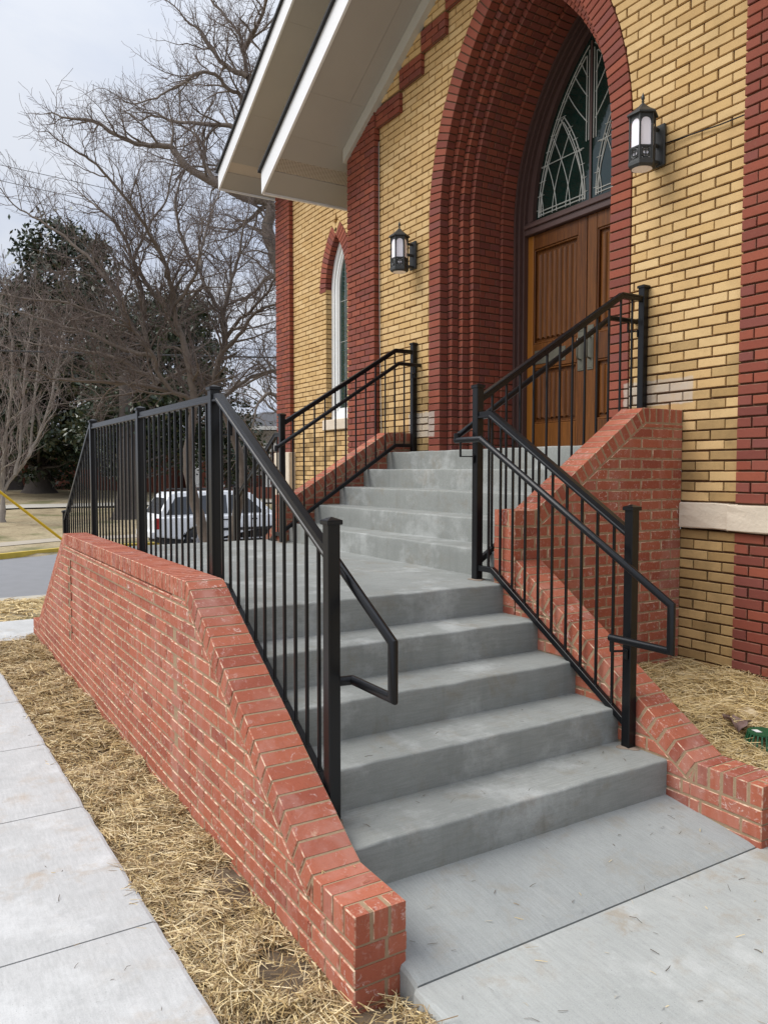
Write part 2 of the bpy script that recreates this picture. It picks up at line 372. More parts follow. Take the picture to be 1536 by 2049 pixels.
# ------------------------------------------------------------------ low brick walls with rowlock coping
Z = Vector((0, 0, 1))
def low_wall(name, label, O, U, t, prof, zb, faces, group, end0=False, end1=False, panel=None, flip=False, limit=300):
    """O world origin (u=0,z=0) on face A; U direction along; T = thickness dir; prof [(u,z)] top line; faces 'A','B'"""
    U = Vector(U); Nn = U.cross(Z) ; Td = -Nn          # face A looks along Nn
    root = empty(name, O, label, 'brick wall', group); skin = MB(); done = set()
    cop = Bricks(root, 'coping_brick', 'coping_brickwork', 300); br = Bricks(root, 'brick', 'brickwork', limit)
    H = .102
    # coping
    ns = len(prof)-1
    dirs = [Vector((prof[i+1][0]-prof[i][0], prof[i+1][1]-prof[i][1])).normalized() for i in range(ns)]
    def bis(i):                               # bisector line at vertex i as (point, dir along the joint)
        n1 = Vector((-dirs[i-1].y, dirs[i-1].x)); n2 = Vector((-dirs[i].y, dirs[i].x)); return Vector(prof[i]), (n1+n2).normalized()
    low = []                                  # coping underside half planes per segment
    for i in range(ns):
        d = dirs[i]; nn = Vector((-d.y, d.x)); p0 = Vector(prof[i]); p1 = Vector(prof[i+1]); L = (p1-p0).length
        k = max(1, round(L/CP)); pt = L/k
        ext0 = .09 if i > 0 else 0; ext1 = .09 if i < ns-1 else 0
        lo = -math.ceil(ext0/pt); hi = k+math.ceil(ext1/pt)
        for j in range(lo, hi):
            a = j*pt+BJ/2; b_ = (j+1)*pt-BJ/2
            if end1 and i == ns-1 and j == hi-1: b_ = L
            if end0 and i == 0 and j == lo: a = 0
            q = [p0+d*a-nn*(H-BJ), p0+d*b_-nn*(H-BJ), p0+d*b_, p0+d*a]; q = [(v.x, v.y) for v in q]
            for vi, sg in ((i, 1), (i+1, -1)):
                if 0 < vi < ns:
                    c0, jd = bis(vi); nrm = Vector((jd.y, -jd.x))*1.0   # pointing along +u
                    if nrm.x < 0: nrm = -nrm
                    gap = .005
                    if sg == 1: q = clip(q, -nrm.x, -nrm.y, -(nrm.dot(c0)+gap))
                    else: q = clip(q, nrm.x, nrm.y, nrm.dot(c0)-gap)
                    if len(q) < 3: break
            if len(q) < 3: continue
            last = (i == ns-1 and j == hi-1 and end1) or (i == 0 and j == lo and end0)
            if last:
                w3 = (t-.004-2*BJ)/3
                for m_ in range(3):
                    o0 = .002+m_*(w3+BJ); cop.add(q, O-Nn*o0, U, Z, Nn, -w3, 0, M['newbrick'], .0042, True, .6)
            else: cop.add(q, O-Nn*.002, U, Z, Nn, -(t-.004), 0, M['newbrick'], .0034, True, .8)
        low.append((p0.x, p1.x, nn, nn.dot(p0)-H))
    u0, u1 = prof[0][0], prof[-1][0]; zt = max(p[1] for p in prof)
    nc = int((zt-zb)/CP)+2
    z0 = prof[-1][1]-H if end1 else prof[0][1]-H
    kmin = -int((z0-zb)/CP)-1
    conc = []
    for i in range(1, ns):
        if dirs[i-1].x*dirs[i].y-dirs[i-1].y*dirs[i].x > 0:       # concave from above
            c0, jd = bis(i); n1 = Vector((-dirs[i].y, dirs[i].x)); conc.append((c0-jd*(H/jd.dot(n1))).x)
    def unders(q):
        for uc in conc:
            us = [p[0] for p in q]
            if min(us) < uc-.012 and max(us) > uc+.012:
                return [r for r in (under(clip(q, 1, 0, uc), uc, -1), under(clip(q, -1, 0, -uc), uc, 1)) if len(r) > 2]
        uc = None; sd = 0
        for u_ in conc:
            if abs(sum(p[0] for p in q)/len(q)-u_) < .35: uc = u_; sd = 1 if sum(p[0] for p in q)/len(q) > u_ else -1
        r = under(q, uc, sd); return [r] if len(r) > 2 else []
    def under(q, uc=None, sd=0):
        us = [p[0] for p in q]
        if len(us) < 3: return []
        for (a, b_, nn, c_) in low:
            if uc is not None and ((sd < 0 and a > uc-.09) or (sd > 0 and b_ < uc+.09)): continue
            if max(us) > a-.02 and min(us) < b_+.02: q = clip(q, nn.x, nn.y, c_)
            if len(q) < 3: return q
        return q
    for k in range(kmin, nc):
        za = z0+(k-0)*CP-CP+BJ; zc_ = za+BH
        if zc_ < zb: continue
        off = (k % 2)*.5*(BL+BJ)
        def row(face):
            nonlocal off
            n_ = Nn if face == 'A' else -Nn
            us = []
            u = u1; first = True
            while u > u0:
                ln = BL
                if first and k % 2: ln = BL*.5-BJ/2
                if first and end1 and k % 2: ln = .0917
                if u-ln < u0+.03: ln = u-u0
                us.append((u-ln, u)); u -= ln+BJ; first = False
            for idx, (a, b_, q) in enumerate([(a, b_, q) for a, b_ in us for q in (unders([(a, za), (b_, za), (b_, zc_), (a, zc_)]) or [None])]):
                if q is None: continue
                dep = .0
                if panel and face == 'A' and panel[0] < (a+b_)/2 < panel[1] and panel[2] < za < panel[3]: dep = -.009
                if panel and face == 'A' and (a, za) not in done:
                    done.add((a, za))
                    for q_ in unders([(a-BJ/2, za-BJ), (min(b_+BJ/2, u1-.0035), za-BJ), (min(b_+BJ/2, u1-.0035), zc_), (a-BJ/2, zc_)]):
                        skin.add([O+U*p[0]+Z*p[1]+Nn*(dep-.0035) for p in q_], [tuple(range(len(q_)))])
                inside = (0 < idx and a > u0+.02)
                D = .09 if inside else (t if (k % 2 == 0 or True) and False else .09)
                if b_ > u1-.02 and end1:      # corner unit seen on the end face too
                    D = (t-BJ)*.62 if k % 2 == 0 else t-.001
                    if k % 2 == 0:
                        q2 = under([(b_-.09, za), (b_, za), (b_, zc_), (b_-.09, zc_)])
                        br.add(q2, O-Nn*(D+BJ), U, Z, Nn, -(t-D-BJ), 0, M['newbrick'], .0042, True, .7)
                    br.add(q, O, U, Z, Nn, -D, 0, M['newbrick'], .0042, True, .7); continue
                if a < u0+.02 and end0:
                    D = (t-BJ)*.62 if k % 2 == 0 else t-.001
                    if k % 2 == 0:
                        q2 = under([(a, za), (a+.09, za), (a+.09, zc_), (a, zc_)])
                        br.add(q2, O-Nn*(D+BJ), U, Z, Nn, -(t-D-BJ), 0, M['newbrick'], .0042, True, .7)
                    br.add(q, O, U, Z, Nn, -D, 0, M['newbrick'], .0042, True, .7); continue
                if face == 'A': br.add(q, O, U, Z, Nn, -.09, dep, M['newbrick'], .0042, False, .7)
                else:
                    qq = [(-p[0], p[1]) for p in q][::-1]
                    br.add(qq, O-Nn*t, -U, Z, -Nn, -.09, 0, M['newbrick'], .0042, False, .7)
        for f in faces: row(f)
    # mortar core: same outline set in by the joint depth
    e = .0035; pts = [(u0+(e if end0 else 0), zb)]
    for i, p in enumerate(prof):
        if i == 0: q = Vector(p)+Vector((e if end0 else 0, -.0016))
        elif i == ns: q = Vector(p)+Vector((-e if end1 else 0, -.0016))
        else:
            c0, jd = bis(i); q = c0-jd*.002
        pts.append((q.x, q.y))
    pts.append((u1-(e if end1 else 0), zb))
    mb = MB()
    def topz(u):
        for p, q in zip(pts[1:-1], pts[2:-1]):
            if p[0] <= u <= q[0]: return p[1]+(q[1]-p[1])*(u-p[0])/max(1e-6, q[0]-p[0])
    tops = [(p[0], p[1], e) for p in pts[1:-1]]
    if panel:
        tops = [t_ for t_ in tops if not panel[0] < t_[0] < panel[1]]+[(panel[0], topz(panel[0]), e), (panel[1], topz(panel[1]), e)]; tops.sort()
    for i in range(len(tops)-1):
        a, b_ = tops[i], tops[i+1]; ee = .017 if panel and panel[0]-1e-4 <= a[0] and b_[0] <= panel[1]+1e-4 else e+(.003 if panel else 0)
        q = [(a[0], zb), (b_[0], zb), (b_[0], b_[1]), (a[0], a[1])]; A_ = [O+U*p[0]+Z*p[1]-Nn*ee for p in q]; B_ = [O+U*p[0]+Z*p[1]-Nn*(t-e) for p in q]
        mb.add(A_+B_, [(0, 1, 2, 3), (7, 6, 5, 4), (3, 2, 6, 7), (1, 5, 6, 2), (4, 0, 3, 7)])
    mo = mb.build('mortar', M['mortar'], root)
    if panel: skin.build('mortar', M['mortar'], root)
    cop.build(); br.build()
    return root
TW = .194
wallA = low_wall('brick_stair_wall', 'long red brick stair wall with sloped ends beside the pale sidewalk', Vector((0, 0, 0)), (1, 0, 0), TW,
    [(-7.05, -.045), (-6.72, -.045), (-5.07, 1.0), (-1.66, 1.0), (-.294, .158), (0, .158)], -.36, 'A', 'low red brick walls of the stairs', end1=True, panel=(-4.84, -1.90, .13, .78))
wallC = low_wall('brick_stair_wall', 'low sloping red brick wall between the nearest steps and the straw by the church', Vector((0, 1.892, 0)), (1, 0, 0), TW,
    [(-1.445, 1.01), (-.20, .205), (.125, .205)], -.12, 'A', 'low red brick walls of the stairs', end1=True)
cheekR = low_wall('brick_cheek_wall', 'stepped-up red brick wall under the tall right handrail, running into the yellow church wall', Vector((-1.45, 0, 0)), (0, 1, 0), .19,
    [(1.888, 1.302), (2.05, 1.302), (2.97, 1.945), (3.365, 1.945)], -.1, 'A', 'low red brick walls of the stairs', end0=True)
cheekL = low_wall('brick_cheek_wall', 'red brick wall on the far side of the upper steps below the lancet window', Vector((-4.783, 0, 0)), (0, 1, 0), .19,
    [(1.888, 1.302), (2.05, 1.302), (3.08, 1.925), (3.365, 1.925)], -.1, 'A', 'low red brick walls of the stairs', end0=True, limit=150)
wallD = low_wall('brick_stair_wall', 'far red brick wall dropping away beyond the landing, mostly hidden', Vector((-4.98, 2.086, 0)), (-1, 0, 0), TW,
    [(0, 1.01), (1.35, .17), (1.70, .17)], -.3, 'A', 'low red brick walls of the stairs', limit=40)

# ------------------------------------------------------------------ concrete steps
def step_block(name, a, b, mat, parent, axis, front, seg=36, jag=.0022):
    """box a..b; its front top edge (axis 'x': face at b.x; 'y': face at a.y) is rounded and slightly uneven"""
    ln0, ln1 = (a[1], b[1]) if axis == 'x' else (a[0], b[0])
    prof = []                                     # (outward, z) going up the riser then back over the tread
    r = .012
    prof += [(0, a[2]), (0, b[2]-.06), (0, b[2]-r)]
    for k in range(1, 4): th = math.pi/2*k/4; prof.append((-r+r*math.cos(th), b[2]-r+r*math.sin(th)))
    prof += [(-r, b[2]), (-.06, b[2])]
    dep = (b[0]-a[0]) if axis == 'x' else (b[1]-a[1]); prof.append((-dep, b[2]))
    V = []; F = []; n = len(prof)
    ph = random.uniform(0, 9)
    for i in range(seg+1):
        s = ln0+(ln1-ln0)*i/seg; j1 = jag*(math.sin(s*7+ph)+.7*math.sin(s*19+2*ph)+.5*math.sin(s*47+ph)); j2 = jag*.8*math.sin(s*11+ph*3)+jag*.5*math.sin(s*39+ph)
        for k, (o, z) in enumerate(prof):
            kk = 1 if 2 <= k <= 6 else (.5 if k in (1, 7) else 0)
            if axis == 'x': V.append((b[0]+o+j1*kk, s, z+j2*kk))
            else: V.append((s, a[1]-o-j1*kk, z+j2*kk))
    for i in range(seg):
        for k in range(n-1): F.append((i*n+k, i*n+k+1, (i+1)*n+k+1, (i+1)*n+k))
    F.append(tuple(range(n-1, -1, -1))); F.append(tuple(seg*n+k for k in range(n)))
    o = mk(name, V, F, mat, parent); fixn(o); return autosm(o, 50)
RI, TR = .172, .2976
steps = empty('concrete_steps', (-1.5, 1.0, 0), 'grey cast concrete steps and landing turning up to the wooden church doors', 'steps')
XR = [-.3602-TR*i for i in range(5)]
ya, yb = TW-.002, 1.894
for i in range(4):
    step_block('step', (XR[i+1]-.03, ya, -.25), (XR[i], yb, RI*(i+1)), M['step'], steps, 'x', 0)
step_block('landing', (-5.10, ya, -.25), (XR[4], 1.99, RI*5), M['step'], steps, 'x', 0)
YU, TU = 1.972, .2742
xl, xr = -4.79, -1.636
for i in range(4):
    step_block('step', (xl, YU+TU*i, RI*5-.02), (xr, YU+TU*(i+1)+.03, RI*(6+i)), M['step'], steps, 'y', 0, 60)
step_block('top_step', (xl, YU+TU*4, RI*9-.02), (xr, 4.32, RI*10), M['step'], steps, 'y', 0, 60)
for i in range(5):                               # the flight going down on the far side
    x1 = -5.10-TR*i; mb = MB(); mb.box((x1-TR-(.0 if i < 4 else .2), ya, -.4), (x1, yb, RI*(4-i)), .006); mb.build('step', M['step'], steps)

# ------------------------------------------------------------------ railings
def post(root, x, y, z0, z1, w=.051, name='post'):
    mb = MB(); mb.box((x-w/2, y-w/2, z0), (x+w/2, y+w/2, z1-.012), .004); p = mb.build(name, M['black'], root); autosm(p, 30)
    a = w/2+.007; c = MB(); c.box((x-a, y-a, z1-.020), (x+a, y+a, z1-.003), .002)
    c.add([(x-a, y-a, z1-.003), (x+a, y-a, z1-.003), (x+a, y+a, z1-.003), (x-a, y+a, z1-.003), (x, y, z1+.010)], [(0, 1, 4), (1, 2, 4), (2, 3, 4), (3, 0, 4)])
    c.build('post_cap', M['black'], p); return p
def sweep(root, name, pts, prof, wd, smooth=False):
    V, F = mitre(pts, prof, wd); o = mk(name, V, F, M['black'], root); fixn(o); return autosm(o, 40 if smooth else 20)
def toprail(root, pts, wd):
    # cap channel: flat moulded top over a narrower web
    prof = [(-.016, -.020), (.016, -.020), (.016, .004), (.021, .008), (.021, .017), (.017, .021), (-.017, .021), (-.021, .017), (-.021, .008), (-.016, .004)]
    return sweep(root, 'top_rail', pts, prof, wd)
def botrail(root, pts, wd): return sweep(root, 'bottom_rail', pts, rectprof(.030, .034), wd)
def interp(pts, s, ax):
    for a, b in zip(pts, pts[1:]):
        lo, hi = sorted((a[ax], b[ax]))
        if lo-1e-6 <= s <= hi+1e-6: k = (s-a[ax])/(b[ax]-a[ax]) if b[ax] != a[ax] else 0; return a[2]+(b[2]-a[2])*k
    return None
pk = {}
def pickets(root, top, bot, s0, s1, ax, other, n=None, sp=.113):
    n = n or max(1, round(abs(s1-s0)/sp)-1)
    for i in range(1, n+1):
        s = s0+(s1-s0)*i/(n+1); zt, zb_ = interp(top, s, ax), interp(bot, s, ax)
        if zt is None or zb_ is None: continue
        h = round(zt-.012-zb_-.012, 3)
        me = pk.get(h)
        if me is None:
            V, F = cbox((-.0064, -.0064, 0), (.0064, .0064, h), .0012); bz = cbox((-.010, -.010, -.004), (.010, .010, .008), .003)
            b = len(V); V = V+bz[0]; F = list(F)+[tuple(b+i for i in f) for f in bz[1]]
            me = bpy.data.meshes.new('picket'); me.from_pydata(V, [], F); me.materials.append(M['black']); pk[h] = me
        o = bpy.data.objects.new('picket', me); COL.objects.link(o)
        o.location = (s, other, zb_+.012) if ax == 0 else (other, s, zb_+.012); attach(o, root)
def foot(root, x, y, z):
    mb = MB(); V = []; n = 20
    for k in range(n): th = 2*math.pi*k/n; r = .052+.012*math.sin(3*th+x*9); V.append((x+r*math.cos(th), y+r*math.sin(th), z+.001))
    V += [(x+.6*(v[0]-x), y+.6*(v[1]-y), z+.006) for v in V[:n]]
    mb.add(V, [(k, (k+1) % n, n+(k+1) % n, n+k) for k in range(n)]+[tuple(range(n, 2*n))]); mb.build('grout_collar', M['grout'], root)
M['grout'] = simple('grout', (.22, .17, .13), .9, var=.3, scale=40)
def grab(root, pts, wd, pth=None):
    """round grab rail: list of runs, each in one vertical plane"""
    return sweep(root, 'grab_rail', pts, roundprof(.0185, 14), wd, True)
def bracket(root, P, Q):
    """flat bar from post point P to a saddle under rail point Q"""
    P, Q = Vector(P), Vector(Q); mb = MB(); d = Vector((Q.x-P.x, Q.y-P.y, 0)); L = d.length; d.normalize()
    Mx = Matrix((d, Z.cross(d), Z)).transposed()
    mb.obox(P+d*(L/2), (L+.012, .022, .007), Mx, .0015); mb.obox(Q+Vector((0, 0, (P.z-Q.z)/2)), (.012, .026, abs(Q.z-P.z)), Mx, .0015)
    mb.obox(P-Z*.016, (.008, .03, .05), Mx, .0015); mb.build('bracket', M['black'], root)
GR = 'black metal railings of the church stairs'
yl = .226
r1 = empty('metal_railing', (-3.3, yl, .86), 'long black picket railing along the inside of the long sloping-ended brick wall', 'railing', GR)
post(r1, -.574, yl, RI-.0, 1.352)
for x, zt in ((-1.87, 1.967), (-3.346, 1.96), (-4.902, 1.96)): post(r1, x, yl, .86, zt)
post(r1, -6.315, yl, .0, 1.134)
foot(r1, -.574, yl, RI)
tp = [(-4.95, yl, 1.905), (-1.785, yl, 1.905), (-.598, yl, 1.222)]; bt = [(-4.95, yl, .95), (-1.70, yl, .95), (-.598, yl, .285)]
toprail(r1, tp, (0, 1, 0)); botrail(r1, bt, (0, 1, 0))
tp2 = [(-6.30, yl, 1.055), (-4.985, yl, 1.905), (-4.90, yl, 1.905)]; bt2 = [(-6.30, yl, .15), (-5.03, yl, .95), (-4.90, yl, .95)]
toprail(r1, tp2, (0, 1, 0)); botrail(r1, bt2, (0, 1, 0))
pickets(r1, tp, bt, -1.87, -.574, 0, yl, 11); pickets(r1, tp, bt, -3.346, -1.87, 0, yl, 12); pickets(r1, tp, bt, -4.902, -3.346, 0, yl, 13); pickets(r1, tp2, bt2, -6.315, -4.902, 0, yl, 12)
yg = yl+.085
grab(r1, [(-1.86, yg, 1.815), (-1.70, yg, 1.772), (-.272, yg, .928), (-.272, yg, .728), (-.565, yg, .728)], (0, 1, 0))
grab(r1, [(-.565, yg, .728), (-.574, yl+.02, .728)], (1, 0, 0)); bracket(r1, (-1.87, yl+.03, 1.72), (-1.85, yg, 1.80))

def side_rail(mir, label):
    """inner rail of a lower flight and the rail of the upper flight sharing the landing post"""
    xc = -1.775 if not mir else -4.70
    s = 1 if not mir else -1
    y0 = 1.868; X = lambda d: xc+s*d
    r = empty('metal_railing', (xc, y0, .86), label, 'railing', GR)
    post(r, xc, y0, .86, 2.06); foot(r, xc, y0, .86)
    xe = X(1.205); post(r, xe, y0, RI if not mir else .0, 1.362); foot(r, xe, y0, RI if not mir else 0.0)
    t = [(xc, y0, 1.872), (X(.13), y0, 1.872), (X(1.19), y0, 1.232)]; b = [(xc, y0, .935), (X(.15), y0, .935), (X(1.19), y0, .285)]
    toprail(r, t, (0, 1, 0)); botrail(r, b, (0, 1, 0)); pickets(r, t, b, xc, xe, 0, y0, 10)
    yp = 3.335; xq = xc
    post(r, xq, yp, RI*10, 2.838)
    t = [(xq, y0, 1.965), (xq, 3.115, 2.742), (xq, yp, 2.742)]; b = [(xq, y0, .965), (xq, 3.115, 1.79), (xq, yp, 1.79)]
    toprail(r, t, (1, 0, 0)); botrail(r, b, (1, 0, 0)); pickets(r, t, b, y0, yp, 1, xq, 12)
    xg = X(-.088); yg_ = y0-.095
    grab(r, [(xg, yg_, 1.745), (xg, 3.10, 2.602), (xg, 3.42-.05, 2.602)] if not mir else [(xc+.088, yg_, 1.745), (xc+.088, 3.10, 2.602), (xc+.088, 3.36, 2.602)], (1, 0, 0))
    xs = xg if not mir else xc+.088
    grab(r, [(xs, yg_, 1.765), (xs, yg_, 1.712)], (1, 0, 0))
    if not mir:
        grab(r, [(xg-.012, yg_, 1.722), (X(.15), yg_, 1.722), (X(1.52), yg_, .932), (X(1.52), yg_, .722), (X(1.165), yg_, .722)], (0, 1, 0))
        bracket(r, (X(1.205), y0-.028, .655), (X(1.175), yg_, .715)); bracket(r, (xc-.01, y0-.028, 1.622), (xc-.05, yg_, 1.715))
    bracket(r, (xq+(-.028 if not mir else .028), yp-.02, 2.52), (xs, yp-.05, 2.59))
    return r
side_rail(False, 'black picket railing between the lower steps and the low wall by the straw')
side_rail(True, 'black picket railing on the far side of the upper steps, below the lancet window')
# ------------------------------------------------------------------ church
M['limestone'] = simple('limestone', (.62, .54, .43), .9, var=.18, scale=9, bumpk=.8, bscale=50)
M['paint'] = simple('white_trim_paint', (.74, .75, .77), .55, var=.05, scale=3)
M['soffit'] = simple('beige_soffit_paint', (.375, .360, .340), .7, var=.07, scale=2)
M['frieze'] = simple('grey_frieze_paint', (.50, .49, .45), .6, var=.05, scale=3)
M['asphalt_roof'] = simple('dark_shingles', (.03, .03, .032), .9, var=.3, scale=20)
M['brownpaint'] = simple('brown_door_frame_paint', (.085, .048, .042), .45, var=.15, scale=12)
M['bronze'] = simple('bronze_plate', (.16, .155, .12), .42, metal=.6, var=.2, scale=25, bumpk=.2)
M['darkiron'] = simple('dark_lantern_iron', (.045, .047, .046), .5, metal=.3, var=.3, scale=30)
M['opal'] = simple('opal_lamp_glass', (.90, .88, .95), .25, var=.02, scale=4)
M['whiteframe'] = simple('white_window_frame', (.78, .80, .80), .5, var=.04, scale=5)
def woodmat(name='varnished_walnut', k=.22):
    m, t, b = newmat(name); p = pos(t); r = rndval(t)
    g = noise(t, mapping(t, p, scale=(16, 16, .7)), 5, 8, .75, .6); h = noise(t, mapping(t, p, scale=(40, 40, 1.5)), 6, 4, .6)
    c = ramp(t, g, [(.25, (.018, .006, .002)), (.42, (.070, .021, .005)), (.58, (.155, .050, .010)), (.8, (.30, .115, .022))])
    c = mix(t, mth(t, 'MULTIPLY', ramp(t, h, [(.4, 0), (.7, 1)]), .4), c, (.03, .01, .005))
    st2 = noise(t, mapping(t, p, scale=(30, 30, .35)), 3, 4, .7)
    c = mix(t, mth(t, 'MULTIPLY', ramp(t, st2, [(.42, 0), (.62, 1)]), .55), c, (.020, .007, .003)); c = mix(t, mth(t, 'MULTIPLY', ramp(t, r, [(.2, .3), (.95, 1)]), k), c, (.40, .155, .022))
    t.links.new(c, b.inputs['Base Color']); b.inputs['Roughness'].default_value = .42; b.inputs['Specular IOR Level'].default_value = .3; b.inputs['Coat Weight'].default_value = .05; b.inputs['Coat Roughness'].default_value = .25
    bump(t, b, h, .12, .002); return m
M['wood'] = woodmat(); M['wood2'] = woodmat('orange_walnut_stile', 1.0)  # second one: same walnut with a stronger orange tint, for the left stile
def glassmat(name, col, rough=.05, wob=.35):
    m, t, b = newmat(name); p = pos(t)
    f = noise(t, p, 5, 4, .6); t.links.new(mix(t, f, tuple(x*.5 for x in col), tuple(x*1.5 for x in col)), b.inputs['Base Color'])
    b.inputs['Roughness'].default_value = rough; b.inputs['Specular IOR Level'].default_value = .75; bump(t, b, noise(t, p, 7, 2), wob, .01); return m
M['stained'] = glassmat('green_stained_glass', (.006, .022, .018), .06, .12)
M['paneglass'] = glassmat('reflective_window_glass', (.012, .035, .03), .02, .03)
M['lead'] = simple('lead_came', (.42, .43, .40), .6, metal=.0, var=.2, scale=30)

YF, XC = 3.37, -3.2
Z0 = 1.334                                             # bed line above the stone band
church = empty('church_building', (-3.2, 3.6, 0), 'yellow and dark red brick church front with a pointed arched doorway and white gabled eaves', 'church')
yb_ = Bricks(church, 'yellow_brick', 'yellow_brickwork', 300); rb_ = Bricks(church, 'red_brick', 'red_brickwork', 300); ab_ = Bricks(church, 'arch_brick', 'arch_brickwork', 300)
UX, NY = Vector((1, 0, 0)), Vector((0, -1, 0))
OBH, HJ = .0565, .009; UL = .2165
mort = MB()
def row(coll, xa, xb, k, y, matf, clipf=None, lenu=UL, phase=0.0, dep=.06, zb=None, order=0.0):
    """one course between xa and xb; z from the course grid"""
    z = Z0+k*CP if zb is None else zb; par = (k % 2)*lenu*.5
    O = Vector((0, y, 0))
    u = xa; g = phase+par; n = math.ceil((xa-g)/lenu+1e-6)
    edges = [xa]+[g+i*lenu for i in range(n, n+200) if xa+.045 < g+i*lenu < xb-.045]+[xb]
    for i in range(len(edges)-1):
        a = edges[i]+(HJ/2 if i else .001); b = edges[i+1]-(HJ/2 if i < len(edges)-2 else .001)
        j0, j1, j2, j3 = [random.gauss(0, .0011) for _ in range(4)]; m0, m1 = (j2*1.5 if i else 0), (j3*1.5 if i < len(edges)-2 else 0)
        q = [(a+m0, z+j0), (b+m1, z+j0+j3*.5), (b+m1, z+OBH+j1), (a+m0, z+OBH+j1+j2*.5)]
        if clipf:
            q = clipf(q)
        if len(q) < 3: continue
        coll.add(q, O, UX, Z, NY, -dep, 0, matf((a+b)/2, z), .0035, False, .8)
def mrow(xa, xb, k, y, clipf=None, zb=None):
    z = Z0+k*CP if zb is None else zb
    q = [(xa, z-.012), (xb, z-.012), (xb, z-.012+CP), (xa, z-.012+CP)]
    if clipf: q = clipf(q)
    if len(q) >= 3: mort.add([(p[0], y, p[1]) for p in q], [tuple(range(len(q)))])
HW, RR, ZS, ZT = 1.27, 2.45, 3.95, 1.72
def arc_x(z, hw=HW, R=RR, zs=ZS):
    """half width of the pointed opening at height z (None above the apex)"""
    if z <= zs: return hw
    s = R*R-(z-zs)**2
    if s <= 0: return None
    v = math.sqrt(s)-(R-hw); return v if v > 0 else None
def gab(x): return min(5.083+.545*(x+6.058), 6.66-.545*(x+3.2))
def gclip(q):
    q = clip(q, -.545, 1, 5.05+.545*6.058+.06)
    return clip(q, .545, 1, 6.70-.545*3.2) if len(q) > 2 else q
def side_clip(z, s, hw=HW, R=RR, zs=ZS, xc=XC):
    a, b = arc_x(z-.005, hw, R, zs), arc_x(z+OBH+.005, hw, R, zs)
    if a is None: return None
    if b is None: b = 0.0
    # chord from (xc+s*a,z) to (xc+s*b,z+OBH)
    dx = s*(b-a); dz = OBH+.01
    nx, nz = (dz, -dx) if s < 0 else (-dz, dx)             # keep the outer side
    L = math.hypot(nx, nz); nx /= L; nz /= L; c_ = nx*(xc+s*a)+nz*(z-.005)-.006
    return lambda q: clip(q, nx, nz, c_)
def yellow_mat(x, z):
    low = (z < 2.5 and random.random() < .45*(2.6-z)/.6) or (z < 1.15 and random.random() < .4)
    return M['yellowdirty'] if low else M['yellow']
stepx = [(-5.43, 5.03), (-4.963, 5.246), (-4.565, 5.466), (-4.16, 5.666), (-3.76, 5.876)]
for k in range(-24, 80):
    z = Z0+k*CP
    if k in (-1, -2, -3): z_off = None
    if -3 <= k <= -1: continue                             # stone band
    if k < -3: z = 1.153-.006-(-3-k)*CP
    zb = z
    cl = gclip if z > 4.6 else None
    lo, hi = -5.431, -1.026
    if z > ZT-.02:
        for s in (-1, 1):
            sc = side_clip(z, s)
            f = (lambda q, sc=sc: (sc(gclip(q)) if sc else gclip(q)))
            xa, xb = (lo, XC) if s < 0 else (XC, hi)
            if sc is None and s < 0: xb = XC
            jt = None
            row(yb_, xa, xb, k, YF, yellow_mat, f, phase=-1.026-.108*0, zb=zb); mrow(xa, xb, k, YF+.017, f, zb=zb)
    else:
        row(yb_, -1.47, hi, k, YF, yellow_mat, None, phase=-1.026, zb=zb); mrow(-1.47, hi, k, YF+.017, None, zb=zb)
    # corner pilasters
    if z > 1.0:
        row(rb_, -6.04, -5.43, k, 3.30, lambda x, z: M['oldred'], cl, phase=-6.04, lenu=.2033, dep=.068, zb=zb); mrow(-6.034, -5.436, k, 3.317, cl, zb=zb)
        # side joints of the pilaster return are closed by a backing strip
    row(rb_, -1.024, -.41, k, 3.335, lambda x, z: M['oldred'], cl, phase=-1.024, lenu=.2033, dep=.034, zb=zb); mrow(-1.018, -.41, k, 3.352, cl, zb=zb)
# stepped corbel under the left rake
for j in range(1, 5):
    xr_, zr = stepx[j]; xl_ = stepx[j-1][0]
    for i in range(3):
        z = zr+i*CP
        def cf(q): return clip(q, -.545, 1, 5.05+.545*6.058+.09)
        row(rb_, xl_+.0, xr_, i, 3.322, lambda x, z: M['oldred'], cf, phase=xr_, zb=z, dep=.046)
        row(yb_, xl_-.35, xl_-.002, i, 3.322, lambda x, z: M['yellow'], cf, phase=xl_, zb=z, dep=.046)
        q = cf([(xl_-.35, z-.012), (xr_-.006, z-.012), (xr_-.006, z-.012+CP), (xl_-.35, z-.012+CP)])
        if len(q) > 2: mort.add([(p[0], 3.339, p[1]) for p in q], [tuple(range(len(q)))])
mort.add([(-1.5, 3.43, -.1), (-.41, 3.43, -.1), (-.41, 3.43, 1.5), (-1.5, 3.43, 1.5)], [(0, 1, 2, 3)])
# pilaster backing (gives the returns their mortar)
for xa, xb, y0 in ((-6.03, -5.44, 3.318), (-1.016, -.416, 3.354)):
    mort.add(*cbox((xa, y0, .0 if xa > -2 else .8), (xb, 3.40, 4.9 if xa > -2 else 5.10)))
